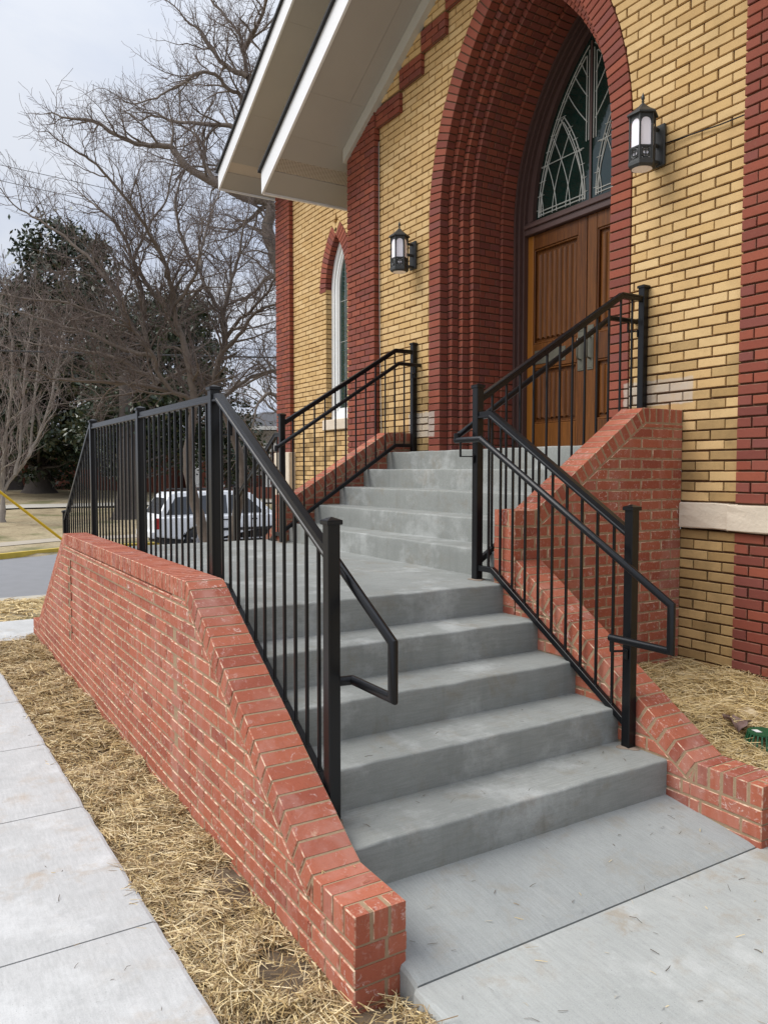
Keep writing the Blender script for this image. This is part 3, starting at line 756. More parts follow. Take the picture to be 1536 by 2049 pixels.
# doorway: receding orders of brick
def amap(side, d, y, s):
    hw = HW-d; sv = ZS-ZT
    if s <= sv: x, z = -hw, ZT+s
    else:
        th = (s-sv)/2.36; r = RR-d; x, z = (RR-HW)-r*math.cos(th), ZS+r*math.sin(th)
    return (XC+(x if side < 0 else -x), y, z)
def smax(d): return (ZS-ZT)+2.36*math.acos((RR-HW)/(RR-d))
ORD = [(0, .19, 3.362, 3.456, 0), (.10, .252, 3.462, 3.540, 0), (.16, .310, 3.547, 3.626, 0), (.22, .365, 3.633, 3.716, 0), (.27, .365, 3.722, 3.966, 1), (.30, .395, 3.973, 4.13, 0)]
for side in (-1, 1):
    for (d0, d1, y0, y1, two) in ORD:
        sm = smax(d1); n = int(sm/CP); pt = sm/n
        for i in range(n):
            s0 = i*pt+.0055; s1 = (i+1)*pt-.0055
            cuts = [(y0, y1)] if not two else ([(y0, y0+.118), (y0+.126, y1)] if i % 2 else [(y0, y0+.06), (y0+.068, y0+.185), (y0+.193, y1)])
            for (ya_, yc_) in cuts:
                dd = random.gauss(0, .0012)
                fn = (lambda a, b, c, d0=d0, ya_=ya_, s0=s0, dd=dd: amap(side, d0+a+dd, ya_+b, s0+c))
                ab_.hexa(fn, None, M['oldred'], (d1-d0, yc_-ya_, s1-s0))
        # mortar behind the joints of this order
        ss = [0, ZS-ZT]+[(ZS-ZT)+(sm-(ZS-ZT))*(i+1)/26 for i in range(26)]; e = .013
        P = [[amap(side, d, y, s) for d, y in ((d0+e, y0+e), (d1-e, y0+e), (d1-e, y1+e+.004), (d0+e, y1+e+.004))] for s in ss]
        for i in range(len(ss)-1):
            a, b = P[i], P[i+1]; mort.add(a+b, [(0, 1, 5, 4), (1, 2, 6, 5)])
# bay side and the plain masonry behind (keeps daylight out)
mort.add([(-6.03, 3.35, .3), (-6.03, 3.92, .3), (-6.03, 3.92, 5.3), (-6.03, 3.35, 5.05)], [(0, 1, 2, 3)])
mort.add([(-.42, 3.35, 0), (-.42, 3.92, 0), (-.42, 3.92, 5.2), (-.42, 3.35, 5.1)], [(3, 2, 1, 0)])
mort.add([(-.42, 3.91, 0), (3.2, 3.91, 0), (3.2, 3.91, 5.2), (-.42, 3.91, 5.2)], [(0, 1, 2, 3)])
for k in range(-18, 56): row(yb_, -.42, 3.2, k, 3.90, lambda x, z: M['yellow'], None, phase=0)
# ---- wall of the nave, set back, with the lancet window
Y2, WX, WZ0, WZS = 3.90, -7.437, 2.235, 3.997
def w2clip(q):  return clip(q, -.545, 1, 5.86-.02+.545*9.77)
for k in range(-8, 74):
    z = Z0+k*CP
    for s in (-1, 1):
        xa, xb = (-8.81, WX) if s < 0 else (WX, -6.03)
        f = None
        if z+OBH > WZ0-.14:
            if z < WZS:
                h = .3 if z > WZ0-.02 else .36
                if s < 0: xb = WX-h
                else: xa = WX+h
                f = w2clip
            else:
                sc = side_clip(z, s, .483, 1.15, WZS, WX)
                f = (lambda q, sc=sc: (sc(w2clip(q)) if sc else w2clip(q)))
        row(yb_, xa, xb, k, Y2, lambda x, z: M['yellowdirty'] if z < 2.1 and random.random() < .5 else M['yellow'], f or w2clip, phase=WX-.3, dep=.10)
        mrow(xa, xb, k, Y2+.017, f or w2clip)
    if z > 1.80: row(rb_, -9.30, -8.80, k, 3.835, lambda x, z: M['oldred'], w2clip, phase=-9.30, lenu=.2033, dep=.07)
mort.add(*cbox((-9.29, 3.846, .5), (-8.812, 4.0, 5.9)))
mort.add([(-9.29, 3.98, .3), (-9.29, 9, .3), (-9.29, 9, 5.9), (-9.29, 3.98, 5.9)], [(0, 1, 2, 3)])
for s in (-1, 1):                                             # label arch of the lancet
    n = 14; tm = math.acos(.667/1.06)
    for i in range(n):
        t0, t1 = tm*i/n+.005, tm*(i+1)/n-.005
        mat_ = M['oldred'] if i < n-1 else M['yellow']
        def fn(a, b, c, s=s, t0=t0, t1=t1):
            r = .967+.004+(.179)*a/.179; th = t0+(t1-t0)*c/.06; x = -.30+.967-r*math.cos(th)
            return (WX+(x if s < 0 else -x), 3.893+b, WZS+r*math.sin(th))
        ab_.hexa(fn, None, mat_, (.179, .107, .06))
yb_.build(); rb_.build(); ab_.build()
mo = mort.build('mortar', M['darkmortar'], church)
# stone band and blocks
def stone(name, a, b, ch=.008, cut=None):
    mb = MB(); mb.box(a, b, ch); o = mb.build(name, M['limestone'], church)
    bm = bmesh.new(); bm.from_mesh(o.data); bmesh.ops.subdivide_edges(bm, edges=bm.edges[:], cuts=3, use_grid_fill=True)
    for v in bm.verts:
        v.co += Vector((random.gauss(0, .0012), random.gauss(0, .0015), random.gauss(0, .0015)))
    bm.to_mesh(o.data); bm.free(); return o
stone('stone_band', (-1.447, 3.335, 1.153), (-1.062, 3.45, 1.322)); stone('stone_band', (-1.058, 3.295, 1.150), (-.40, 3.45, 1.320))
stone('base_stone', (-9.33, 3.80, .5), (-8.77, 4.0, 1.812)); stone('base_stone', (-9.32, 3.81, .1), (-8.78, 4.0, .496))
# ---- pointed rings
def outline(xc, z0, zs, hw, k, n=18):
    """k = R-hw: constant for concentric arcs"""
    R = hw+k; tm = math.acos(k/R); L = [(xc-hw, z0)]+[(xc+k-R*math.cos(tm*i/n), zs+R*math.sin(tm*i/n)) for i in range(n+1)]
    return L+[(2*xc-x, z) for x, z in reversed(L[:-1])]
def ring(name, xc, z0, zs, ho, hi, k, y0, y1, mat, parent, zi=None, closed=False):
    A_ = outline(xc, z0, zs, ho, k); B_ = outline(xc, z0 if zi is None else zi, zs, hi, k); n = len(A_); V = []; F = []
    for P in (A_, B_): V += [(x, y0, z) for x, z in P]
    for P in (A_, B_): V += [(x, y1, z) for x, z in P]
    for i in range(n if closed else n-1):
        j = (i+1) % n
        F += [(i, j, n+j, n+i), (n+i, n+j, 3*n+j, 3*n+i), (j, i, 2*n+i, 2*n+j), (2*n+j, 2*n+i, 3*n+i, 3*n+j)]
    o = mk(name, V, F, mat, parent); fixn(o); return autosm(o, 30)
def pane(name, xc, z0, zs, h, k, y, mat, parent):
    P = outline(xc, z0, zs, h, k); return mk(name, [(x, y, z) for x, z in P], [tuple(range(len(P)))], mat, parent)
K1 = RR-HW
fr = ring('door_frame', XC, 1.722, ZS, .873, .845, K1, 4.115, 4.30, M['brownpaint'], church)
ring('inner_moulding', XC, 1.722, ZS, .846, .818, K1, 4.15, 4.31, M['brownpaint'], fr)
ring('inner_moulding', XC, 1.722, ZS, .820, .795, K1, 4.19, 4.31, M['brownpaint'], fr)
mb = MB(); mb.box((XC-.80, 4.195, 3.862), (XC+.80, 4.30, 3.925), .006); mb.box((XC-.80, 4.175, 3.922), (XC+.80, 4.30, 3.955), .005); mb.box((XC-.80, 4.205, 3.952), (XC+.80, 4.30, 3.985), .005); mb.build('transom_bar', M['brownpaint'], fr)
tw = ring('transom_window', XC, 3.985, ZS+.04, .797, .72, K1, 4.225, 4.30, M['brownpaint'], church, zi=4.0)
pane('glass', XC, 3.98, ZS+.04, .73, K1, 4.275, M['stained'], tw)
mb = MB(); mb.box((XC-.012, 4.262, 3.98), (XC+.012, 4.275, 5.42), .003); mb.box((XC-.72, 4.245, 3.98), (XC+.72, 4.275, 4.005), .004); mb.build('mullion', M['brownpaint'], tw)
mb = MB()
def came(P, r=.006):
    if len(P) > 1: mb.tube([(x, 4.2705, z) for x, z in P], r*.95, 5)
def runs(P, ok, r=.006):
    cur = []
    for p in P:
        if ok(*p): cur.append(p)
        else: came(cur, r); cur = []
    came(cur, r)
LZ, LH, LR, LC = 4.03, .31, 1.40, .375                      # the two lancets
inl = lambda d, z: z >= LZ and (arc_x(z, LH, LR, LZ) or 0) >= abs(d-LC)
inm = lambda d, z: .03 < d < (arc_x(z, .672, .672+K1, ZS+.04) or 0)
for s in (-1, 1):
    X = lambda d: XC+s*d
    for e_ in (0, .032):                                    # lancet outline, two lines
        for q in (-1, 1): came([(X(LC+q*(arc_x(LZ+i*.04, LH-e_, LR-e_, LZ) or 0)), LZ+i*.04) for i in range(40) if arc_x(LZ+i*.04, LH-e_, LR-e_, LZ)])
    for u0 in (-.30, -.12, .06, .24):
        for q in (-1, 1):
            runs([(X(LC+q*(u0+.42*(i*.03)**1.6)), LZ+i*.03) for i in range(34)], lambda x, z: inl(s*(x-XC), z), .0052)
            runs([(X(LC+q*(u0-.75+.62*(i*.03))), LZ+.28+i*.03) for i in range(34)], lambda x, z: inl(s*(x-XC), z), .0052) if u0 in (.06,) else None
    came([(X(LC-LH), LZ+.015), (X(LC+LH), LZ+.015)]); came([(X(LC-LH+.01), LZ+.05), (X(LC+LH-.01), LZ+.05)]); came([(X(LC-LH*.93), 4.50), (X(LC+LH*.93), 4.50)], .005)
    for e_ in (.672, .64): runs([(X(arc_x(4.03+i*.04, e_, e_+K1, ZS+.04) or 0), 4.03+i*.04) for i in range(38)], lambda x, z: s*(x-XC) > .03 and not inl(s*(x-XC), z))
    for e_ in (.03, .06): runs([(X(e_), 4.55+i*.04) for i in range(24)], lambda x, z: inm(s*(x-XC)+.02, z))
    for a_, z_, k_, m_ in ((.05, 4.72, .9, 1), (.05, 4.95, .8, 1), (.62, 4.52, -.55, 1), (.55, 4.80, -.75, 1), (.05, 5.12, .6, 1)):
        runs([(X(a_+k_*(i*.025)+(-.5 if k_ > 0 else .3)*(i*.025)**2), z_+i*.025) for i in range(44)], lambda x, z: inm(s*(x-XC), z) and not inl(s*(x-XC), z), .0052)
    for i in range(10):                                     # wire ties round the border
        z = 4.1+i*.13; h = arc_x(z, .655, .655+K1, ZS+.04)
        if h: came([(X(h-.03), z), (X(h+.03), z+.004)], .0035)
        h = arc_x(z, LH, LR, LZ)
        if h: came([(X(LC-h-.03), z), (X(LC-h+.03), z)], .0035); came([(X(LC+h-.03), z), (X(LC+h+.03), z)], .0035)
mb.build('lead_came', M['lead'], tw)
# ---- the two door leaves
def leaf(s):
    x0, x1 = (XC-.845, XC-.004) if s < 0 else (XC+.004, XC+.845); yd = 4.24
    root = empty('door', ((x0+x1)/2, yd, 1.722)); attach(root, church)
    sl, sr = (.125, .115) if s < 0 else (.115, .125)
    pc = [(x0, x0+sl, 1.727, 3.86, 'stile'), (x1-sr, x1, 1.727, 3.86, 'stile')]
    for za, zb2 in ((1.727, 2.0), (2.545, 2.785), (3.715, 3.86)): pc.append((x0+sl+.001, x1-sr-.001, za, zb2, 'rail'))
    for a, b, za, zb2, nm in pc:
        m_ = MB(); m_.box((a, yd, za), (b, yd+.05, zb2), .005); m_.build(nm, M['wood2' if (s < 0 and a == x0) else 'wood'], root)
    a, b = x0+sl, x1-sr
    for za, zb2 in ((2.0, 2.545), (2.785, 3.715)):
        # bead
        m_ = MB(); e = .018
        m_.box((a, yd+.008, za), (a+e, yd+.05, zb2), .005); m_.box((b-e, yd+.008, za), (b, yd+.05, zb2), .005); m_.box((a+e, yd+.008, za), (b-e, yd+.05, za+e), .005); m_.box((a+e, yd+.008, zb2-e), (b-e, yd+.05, zb2), .005)
        m_.build('bead', M['wood'], root)
        # linenfold panel: vertical folds ending in a scalloped hem
        n = 64; nf = 8; V = []; F = []; xa, xb = a+e+.01, b-e-.01; V2 = []
        for i in range(n+1):
            u = i/n; ph = (u*nf) % 1.0; h = .020*abs(math.sin(math.pi*ph))**.6; x = xa+(xb-xa)*u
            zb3 = za+.045+.018*abs(math.sin(math.pi*ph)); zt3 = zb2-.05-.014*abs(math.sin(math.pi*ph))
            V += [(x, yd+.036-h-.002, zb3), (x, yd+.036-h-.002, zt3), (x, yd+.038, zb3-.004), (x, yd+.038, zt3+.004)]
        for i in range(n): F += [(4*i, 4*i+4, 4*i+5, 4*i+1), (4*i+2, 4*i+6, 4*i+4, 4*i), (4*i+1, 4*i+5, 4*i+7, 4*i+3)]
        b0 = len(V); V += [(a, yd+.037, za), (b, yd+.037, za), (b, yd+.037, zb2), (a, yd+.037, zb2)]; F.append((b0, b0+1, b0+2, b0+3))
        o = mk('panel', V, F, M['wood'], root); autosm(o, 40)
    # hardware
    xh0, xh1 = (XC-.098, XC-.022) if s < 0 else (XC+.022, XC+.098)
    m_ = MB(); m_.box((xh0, yd-.008, 2.46), (xh1, yd+.001, 2.865), .003)
    for z in (2.49, 2.835):
        m_.box((xh0+.012, yd-.011, z-.014), (xh1-.012, yd-.007, z+.014), .002)
    hp = m_.build('handle_plate', M['bronze'], root); xm = (xh0+xh1)/2
    m_ = MB(); m_.tube([(xm, yd-.005, 2.56), (xm, yd-.045, 2.57), (xm, yd-.05, 2.60), (xm, yd-.05, 2.72), (xm, yd-.045, 2.75), (xm, yd-.005, 2.76)], .009, 8); autosm(m_.build('handle', M['bronze'], root), 50)
    if s < 0:
        m_ = MB(); m_.box((-3.885, yd-.006, 2.585), (-3.46, yd+.001, 2.72), .003); m_.build('plaque', M['bronze'], root)
    xj = x0 if s < 0 else x1
    for z in (3.55, 2.95, 2.1):
        m_ = MB(); m_.tube([(xj, yd-.012, z), (xj, yd-.012, z+.12)], .008, 8); m_.box((xj-.012, yd-.004, z), (xj+.012, yd-.001, z+.12)); m_.build('hinge', M['bronze'], root)
leaf(-1); leaf(1)
mb = MB(); mb.box((XC-.86, 4.302, 1.72), (XC+.86, 4.36, 3.99)); mb.build('lobby_screen', M['brownpaint'], fr)
# ---- lancet window
lw = ring('lancet_window', WX, WZ0, WZS, .298, .225, .667, 3.985, 4.06, M['whiteframe'], church, zi=WZ0+.05, closed=True)
ring('window_frame', WX, WZ0+.05, WZS, .228, .175, .667, 4.005, 4.06, M['whiteframe'], lw, zi=WZ0+.12, closed=True)
ring('window_frame', WX, WZ0+.12, WZS, .178, .145, .667, 4.02, 4.06, M['whiteframe'], lw, zi=WZ0+.16, closed=True)
pane('glass', WX, WZ0+.14, WZS, .15, .667, 4.045, M['paneglass'], lw)
mb = MB(); mb.tube([(WX, 4.043, WZ0+.15), (WX, 4.043, 4.5)], .004, 4)
for z in (2.75, 3.3, 3.85): mb.tube([(WX-.145, 4.043, z), (WX+.145, 4.043, z)], .004, 4)
mb.build('lead_came', M['lead'], lw)
mb = MB(); mb.box((WX-.355, 3.86, WZ0-.145), (WX+.355, 4.06, WZ0-.003), .008); mb.build('window_sill', M['limestone'], church)
# ---- gables: roof slabs, fascia boards, soffit panels, frieze
def slopebox(mb, xa, za, xb, zb2, y0, y1, h, ch=0):
    """sloping board: underside from (xa,za) to (xb,zb2), vertical depth h"""
    V = [(xa, y0, za), (xb, y0, zb2), (xb, y0, zb2+h), (xa, y0, za+h), (xa, y1, za), (xb, y1, zb2), (xb, y1, zb2+h), (xa, y1, za+h)]
    mb.add(V, [(0, 1, 2, 3), (5, 4, 7, 6), (4, 0, 3, 7), (1, 5, 6, 2), (3, 2, 6, 7), (4, 5, 1, 0)])
SL = .545
ventm, vt, vb = newmat('perforated_soffit'); vp = pos(vt)
vv = N(vt, 'ShaderNodeTexVoronoi'); vv.inputs['Scale'].default_value = 55; vv.inputs['Randomness'].default_value = 0; vt.links.new(mapping(vt, vp, rot=(0, R_(28), R_(12))), vv.inputs['Vector'])
vt.links.new(ramp(vt, vv.outputs['Distance'], [(.28, (.10, .09, .08)), (.40, (.48, .43, .37))]), vb.inputs['Base Color'])
def gable(xt, zt, yf, yw, tag_, xap=XC, joints=(), eave=.10, yback=9.0):
    zap = zt+SL*(xap-xt); H = .27
    mb = MB(); slopebox(mb, xt+.02, zt+.03, xap, zap+.03, yf+.03, yback, H-.035)
    slopebox(mb, 2*xap-xt-.02, zt+.03, xap, zap+.03, yf+.03, yback, H-.035)
    rf = mb.build('roof', M['asphalt_roof'], church); fixn(rf)
    for s in (1, -1):
        X = (lambda x: x) if s == 1 else (lambda x: 2*xap-x)
        mb = MB(); slopebox(mb, X(xt), zt-.012, X(xap), zap-.012, yf, yf+.028, H); f = mb.build('fascia', M['paint'], rf); fixn(f)
        mb = MB(); slopebox(mb, X(xt-.03), zt+H-.016-.03*SL, X(xap), zap+H-.016, yf-.035, yf+.04, .032); fixn(mb.build('drip_edge', M['asphalt_roof'], rf))
        mb = MB(); mb.box((min(X(xt-.02), X(xt+.02)), yf+.03, zt-.012), (max(X(xt-.02), X(xt+.02)), yback, zt+H-.03)); mb.build('eave_fascia', M['paint'], rf)
        # soffit in panels
        vx = (xt+.30, xt+.47)
        cuts = [xt+.015, vx[0], vx[1], xt+.745]+list(joints)+[xap]
        for i, (a, b) in enumerate(zip(cuts, cuts[1:])):
            mat_ = ventm if i == 1 else M['soffit']
            for (ya2, yb2) in ([(yf+.03, yback-.05)] if i < 3 else [(yf+.03, yw-.002)] if i == 3 else [(yf+.03, yw-.25), (yw-.247, yw-.002)]):
                mb = MB(); slopebox(mb, X(a+.0015), zt+SL*(a-xt)+(.006 if i == 1 else .0), X(b-.0015), zt+SL*(b-xt)+(.006 if i == 1 else 0), ya2, yb2, .02); o = mb.build('soffit_vent' if i == 1 else 'soffit_panel', mat_, rf); fixn(o)
        # frieze board on the wall under the soffit
        mb = MB(); slopebox(mb, X(xt+.73), zt+SL*.73-.15, X(xap), zap-.15, yw-.06, yw+.02, .148); fixn(mb.build('frieze_board', M['frieze'], rf))
    return rf
gable(-6.79, 4.82, 2.56, 3.32, 'front', joints=(-5.55,), yback=4.6)
g2 = gable(-9.77, 5.86, 3.10, 3.90, 'rear', joints=(-8.55, -7.3))
# wires on the front wall
mb = MB(); mb.tube([(-1.63, 3.352, 3.768), (-1.4, 3.358, 3.755), (-1.2, 3.352, 3.738), (-1.02, 3.345, 3.731)], .005, 6); mb.build('cable', M['black'], church)
M['cable'] = simple('grey_cable', (.35, .34, .33), .6)
mb = MB(); mb.tube([(-5.41, 3.35, 5.1), (-5.407, 3.352, 4.0), (-5.395, 3.352, 3.0), (-5.375, 3.355, 2.2), (-5.36, 3.36, 1.75)], .004, 6); mb.build('cable', M['cable'], church)

# ------------------------------------------------------------------ wall lanterns
def lantern(x, z, label):
    y = 3.185; root = empty('wall_lantern', (x, y, z), label, 'wall lamp', 'lanterns beside the church doors')
    mb = MB(); mb.box((x-.055, 3.338, z-.15), (x+.055, 3.364, z+.13), .006); mb.build('backplate', M['darkiron'], root)
    mb = MB()
    for dz in (.10, -.01, -.125): mb.tube([(x, y+.07, z+dz), (x, 3.34, z+dz)], .014, 8)
    mb.box((x-.02, y+.07, z-.14), (x+.02, 3.34, z-.115), .004); mb.build('arm', M['darkiron'], root)
    hexp = lambda r, k, ph=0: (x+r*math.cos(math.pi/3*k+ph), y+r*math.sin(math.pi/3*k+ph))
    def frust(nm, levels, mat):
        V = []; F = []
        for r, zz_ in levels:
            for k in range(6): V.append((*hexp(r, k), zz_))
        n = len(levels)
        for i in range(n-1):
            for k in range(6): F.append((i*6+k, i*6+(k+1) % 6, (i+1)*6+(k+1) % 6, (i+1)*6+k))
        F.append(tuple(reversed(range(6)))); F.append(tuple(range((n-1)*6, n*6))); return mk(nm, V, F, mat, root)
    frust('roof_cap', [(.100, z+.148), (.108, z+.150), (.108, z+.158), (.098, z+.168), (.060, z+.193), (.028, z+.220), (.014, z+.236)], M['darkiron'])
    mb = MB(); V = []; pf = [(.009, .236), (.007, .246), (.011, .252), (.006, .258), (.0125, .272), (.011, .285), (.005, .300), (.001, .312)]
    for r, h in pf:
        for k in range(8): V.append((x+r*math.cos(k*math.pi/4), y+r*math.sin(k*math.pi/4), z+h))
    mb.add(V, [(i*8+k, i*8+(k+1) % 8, (i+1)*8+(k+1) % 8, (i+1)*8+k) for i in range(7) for k in range(8)]); autosm(mb.build('finial', M['darkiron'], root), 50)
    # frame: six posts, rings
    mb = MB()
    for k in range(6):
        a, b = hexp(.086, k); mb.tube([(a, b, z-.155), (a, b, z+.15)], .0062, 6)
    mb.build('cage', M['darkiron'], root)
    frust('collar', [(.090, z-.068), (.090, z-.060)], M['darkiron']); frust('base', [(.082, z-.195), (.094, z-.180), (.094, z-.158), (.088, z-.150)], M['darkiron'])
    for k in range(6):
        p0, p1 = Vector((*hexp(.079, k), 0)), Vector((*hexp(.079, k+1), 0)); m_ = (p0+p1)/2; t_ = (p1-p0).normalized(); nrm = Vector((m_.x-x, m_.y-y, 0)).normalized(); hw = (p1-p0).length/2-.0065
        pt = lambda a, h, o=0: m_+t_*a+Z*(z+h)+nrm*o
        # opal pane with round head
        L = [pt(-hw, -.06), pt(hw, -.06)]+[pt(hw*math.cos(th), .092+hw*math.sin(th)) for th in [math.pi*i/10 for i in range(11)]]
        mk('lamp_pane', L, [tuple(range(len(L)))], M['opal'], root)
        # iron spandrel above the round head
        V = []; n = 10
        for i in range(n+1):
            th = math.pi*i/n; V += [pt(hw*math.cos(th), .092+hw*math.sin(th), .004), pt(hw*1.35*(1 if math.cos(th) > 0 else -1) if abs(math.cos(th)) > .7 else hw*1.35*math.cos(th)/.7, .150, .004)]
        mk('spandrel', V, [(2*i, 2*i+1, 2*i+3, 2*i+2) for i in range(n)], M['darkiron'], root)
        # scroll panel below
        L = [pt(-hw-.006, -.150, -.002), pt(hw+.006, -.150, -.002), pt(hw+.006, -.066, -.002), pt(-hw-.006, -.066, -.002)]
        mk('scroll_back', L, [(0, 1, 2, 3)], M['opal'], root)
        mb = MB()
        def band(P, r=.0045): mb.tube([pt(a, h, .003) for a, h in P], r, 5)
        band([(-hw-.004, -.147), (hw+.004, -.147)], .006); band([(-hw-.004, -.069), (hw+.004, -.069)], .006); band([(0, -.145), (0, -.07)], .0045)
        band([(.031*math.cos(th), -.108+.031*math.sin(th)) for th in [2*math.pi*i/16 for i in range(17)]], .006)
        for sg in (-1, 1): band([(sg*(.0105+.012*math.cos(th)), -.108+.015*math.sin(th)) for th in [-2.2+4.4*i/8 for i in range(9)]], .004)
        band([(-hw, -.145), (-hw, -.07)], .006); band([(hw, -.145), (hw, -.07)], .006)
        mb.build('scroll', M['darkiron'], root)
    V = [(x+.068*math.cos(i*math.pi/10), y+.068*math.sin(i*math.pi/10), z-.1965) for i in range(20)]
    mk('bottom_lens', V, [tuple(reversed(range(20)))], M['opal'], root)
lantern(-1.68, 3.775, 'dark lantern on the yellow brick between the arch and the right-hand red pilaster')
lantern(-4.735, 3.735, 'dark lantern on the yellow brick left of the arch, nearer the white gable eave')
# ------------------------------------------------------------------ ground, road, pavements
def n2(x, y):
    return (math.sin(x*1.7+y*2.3)+math.sin(x*3.9-y*3.1+1)+.6*math.sin(x*8.3+y*6.7+2)+.5*math.sin(-x*13+y*17)+.4*math.sin(x*29+y*23))/3.5
XNEAR = -14.0
def xcurb(y): return -20.2 - (0 if y < -1 else min(2.3, .55*(y+1)))
PT = [(60, -.15), (3, -.15), (0, -.17), (-5, -.225), (-7, -.29), (-10, -.46), (-13.6, -.84), (-13.9, -.95), (-19, -.98)]
def ground_z(x, y):
    xc_ = xcurb(y)
    if x > -14.2:
        for (a, za), (b, zb2) in zip(PT, PT[1:]):
            if b <= x <= a: return za+(zb2-za)*(a-x)/(a-b)
        return PT[0][1] if x > 0 else -.96
    if x > xc_-.05: return -.98
    d = xc_-x
    return -.745+.04*max(0, min(d-4, 25))+(.05*n2(x*.3, y*.3) if d > 5 else 0)
xs = sorted(set([200, 60, 30, 12, 6]+[3-.5*i for i in range(35)]+[-14.2]+[-14.5-.75*i for i in range(16)]+[-27-1.5*i for i in range(20)]+[-60, -75, -100, -160, -260, -600]), reverse=True)
ys = sorted(set([-600, -200, -80, -40, -20, -12]+[-8+1.0*i for i in range(34)]+[30, 40, 60, 100, 250, 700]))
V = [(x, y, ground_z(x, y)) for x in xs for y in ys]; ny = len(ys)
F = [(i*ny+j, i*ny+j+1, (i+1)*ny+j+1, (i+1)*ny+j) for i in range(len(xs)-1) for j in range(ny-1)]
gm, gt, gb = newmat('dormant_lawn'); gp = pos(gt)
c0 = ramp(gt, noise(gt, gp, .55, 6, .65), [(.30, (.20, .155, .095)), (.45, (.33, .265, .165)), (.6, (.40, .33, .21)), (.72, (.28, .23, .14))])
c0 = mix(gt, ramp(gt, noise(gt, mapping(gt, gp, loc=(5, 1, 0)), .28, 4, .6), [(.56, 0), (.66, .75)]), c0, (.12, .13, .055))
c0 = mix(gt, ramp(gt, noise(gt, gp, 9, 5, .7), [(.5, 0), (.68, .6)]), c0, (.13, .095, .06))
gt.links.new(c0, gb.inputs['Base Color']); gb.inputs['Roughness'].default_value = 1; gb.inputs['Specular IOR Level'].default_value = .1; bump(gt, gb, noise(gt, gp, 14, 5, .7), .7, .05)
g = mk('ground', V, F, gm, smooth=True); g['kind'] = 'structure'
M['asphalt'] = simple('worn_asphalt', (.20, .20, .205), .9, var=.12, scale=2.5, bumpk=.5, bscale=60)
M['yellowpaint'] = simple('yellow_kerb_paint', (.50, .36, .05), .8, var=.35, scale=3)
M['gutter'] = simple('pale_gutter_concrete', (.40, .37, .31), .9, var=.15, scale=3)
M['farwalk'] = simple('far_sidewalk_concrete', (.36, .31, .24), .9, var=.15, scale=2)
yy = [-60, -20, -8, -4, -2, -1]+[-.5+.5*i for i in range(14)]+[8, 12, 20, 40, 90]
def strip(name, fa, fb, za, zb2, mat, zlow=None):
    V = []; F = []; 
    for y in yy: V += [(fa(y), y, za), (fb(y), y, zb2)]
    n = len(yy)
    for i in range(n-1): F.append((2*i, 2*i+2, 2*i+3, 2*i+1))
    if zlow is not None:
        b = len(V)
        for y in yy: V += [(fa(y), y, zlow)]
        for i in range(n-1): F.append((b+i, b+i+1, 2*i+2, 2*i))
    o = mk(name, V, F, mat); fixn(o); o['kind'] = 'structure'; return o
strip('road', lambda y: XNEAR+.3, lambda y: xcurb(y)-.02, -.86, -.865, M['asphalt'])
strip('road_gutter', lambda y: XNEAR+.75, lambda y: XNEAR-.15, -.835, -.852, M['gutter'])
strip('kerb', lambda y: xcurb(y), lambda y: xcurb(y)-.17, -.715, -.715, M['yellowpaint'], -.88)
strip('far_sidewalk', lambda y: xcurb(y)-2.4, lambda y: xcurb(y)-3.6, -.73, -.72, M['farwalk'])
strip('driveway', lambda y: xcurb(y)-15.5, lambda y: xcurb(y)-18.2, ground_z(-36, 0)+.06, ground_z(-38.5, 0)+.06, M['gutter'])
# pale sidewalk along the long wall
sw = empty('sidewalk', (-2, -1.2, -.13)); sw['kind'] = 'structure'
J = [3.1, 1.75, .45, -.76, -1.972, -3.07, -4.2, -5.35, -6.75]
def swz(x): return -.092+.0145*min(x, 0)
def swy(x): return -.385+.0185*min(x, 0)
for a, b in zip(J, J[1:]):
    a2, b2 = a-.004, b+.004; V = []; F = []; n = 10
    for i in range(n+1):
        x = a2+(b2-a2)*i/n; e = .012 if i in (0, n) else 0; j = .003*math.sin(x*23)
        V += [(x, -2.2, swz(x)-e*.5), (x, swy(x)-.02+j, swz(x)-e*.5), (x, swy(x)-.006+j, swz(x)-.005-e*.5), (x, swy(x)+j, swz(x)-.02), (x, swy(x)+j, swz(x)-.16)]
    for i in range(n):
        for k in range(4): F.append((i*5+k, i*5+k+1, i*5+k+6, i*5+k+5))
    F += [tuple(range(5)), tuple(n*5+k for k in range(4, -1, -1))]
    fixn(mk('sidewalk_slab', V, F, M['walk'], sw))
# concrete pad at the foot of the steps
pv = empty('pavement', (.5, 1, -.05)); pv['kind'] = 'structure'
def pvz(x): return .004-.125*(x+.36) if x < .105 else -.054-.035*(x-.105)
def slab(name, x0, x1, ya2, yb2, nx=16, mat='pave'):
    V = []; F = []; n = nx
    for i in range(n+1):
        x = x0+(x1-x0)*i/n; e = .006 if (i in (0, n)) else 0; j = .003*math.sin(x*17+1)+.002*math.sin(x*51)
        V += [(x, ya2+j, -.25), (x, ya2+j, pvz(x)-.02), (x, ya2+.006+j, pvz(x)-.006), (x, ya2+.022+j, pvz(x)-e), (x, yb2, pvz(x)-e), (x, yb2, -.25)]
    for i in range(n):
        for k in range(5): F.append((i*6+k, i*6+k+1, i*6+k+7, i*6+k+6))
    F += [tuple(range(5, -1, -1)), tuple(n*6+k for k in range(6))]
    return fixn(mk(name, V, F, M[mat], pv))
slab('pavement_slab', -.40, .100, .165, 1.92); slab('pavement_slab', .108, 1.75, .150, 2.05, mat='pave2'); slab('pavement_slab', 1.758, 3.6, .150, 2.05, mat='pave2')
fw_ = empty('walkway', (-7.3, -1, -.2)); fw_['kind'] = 'structure'
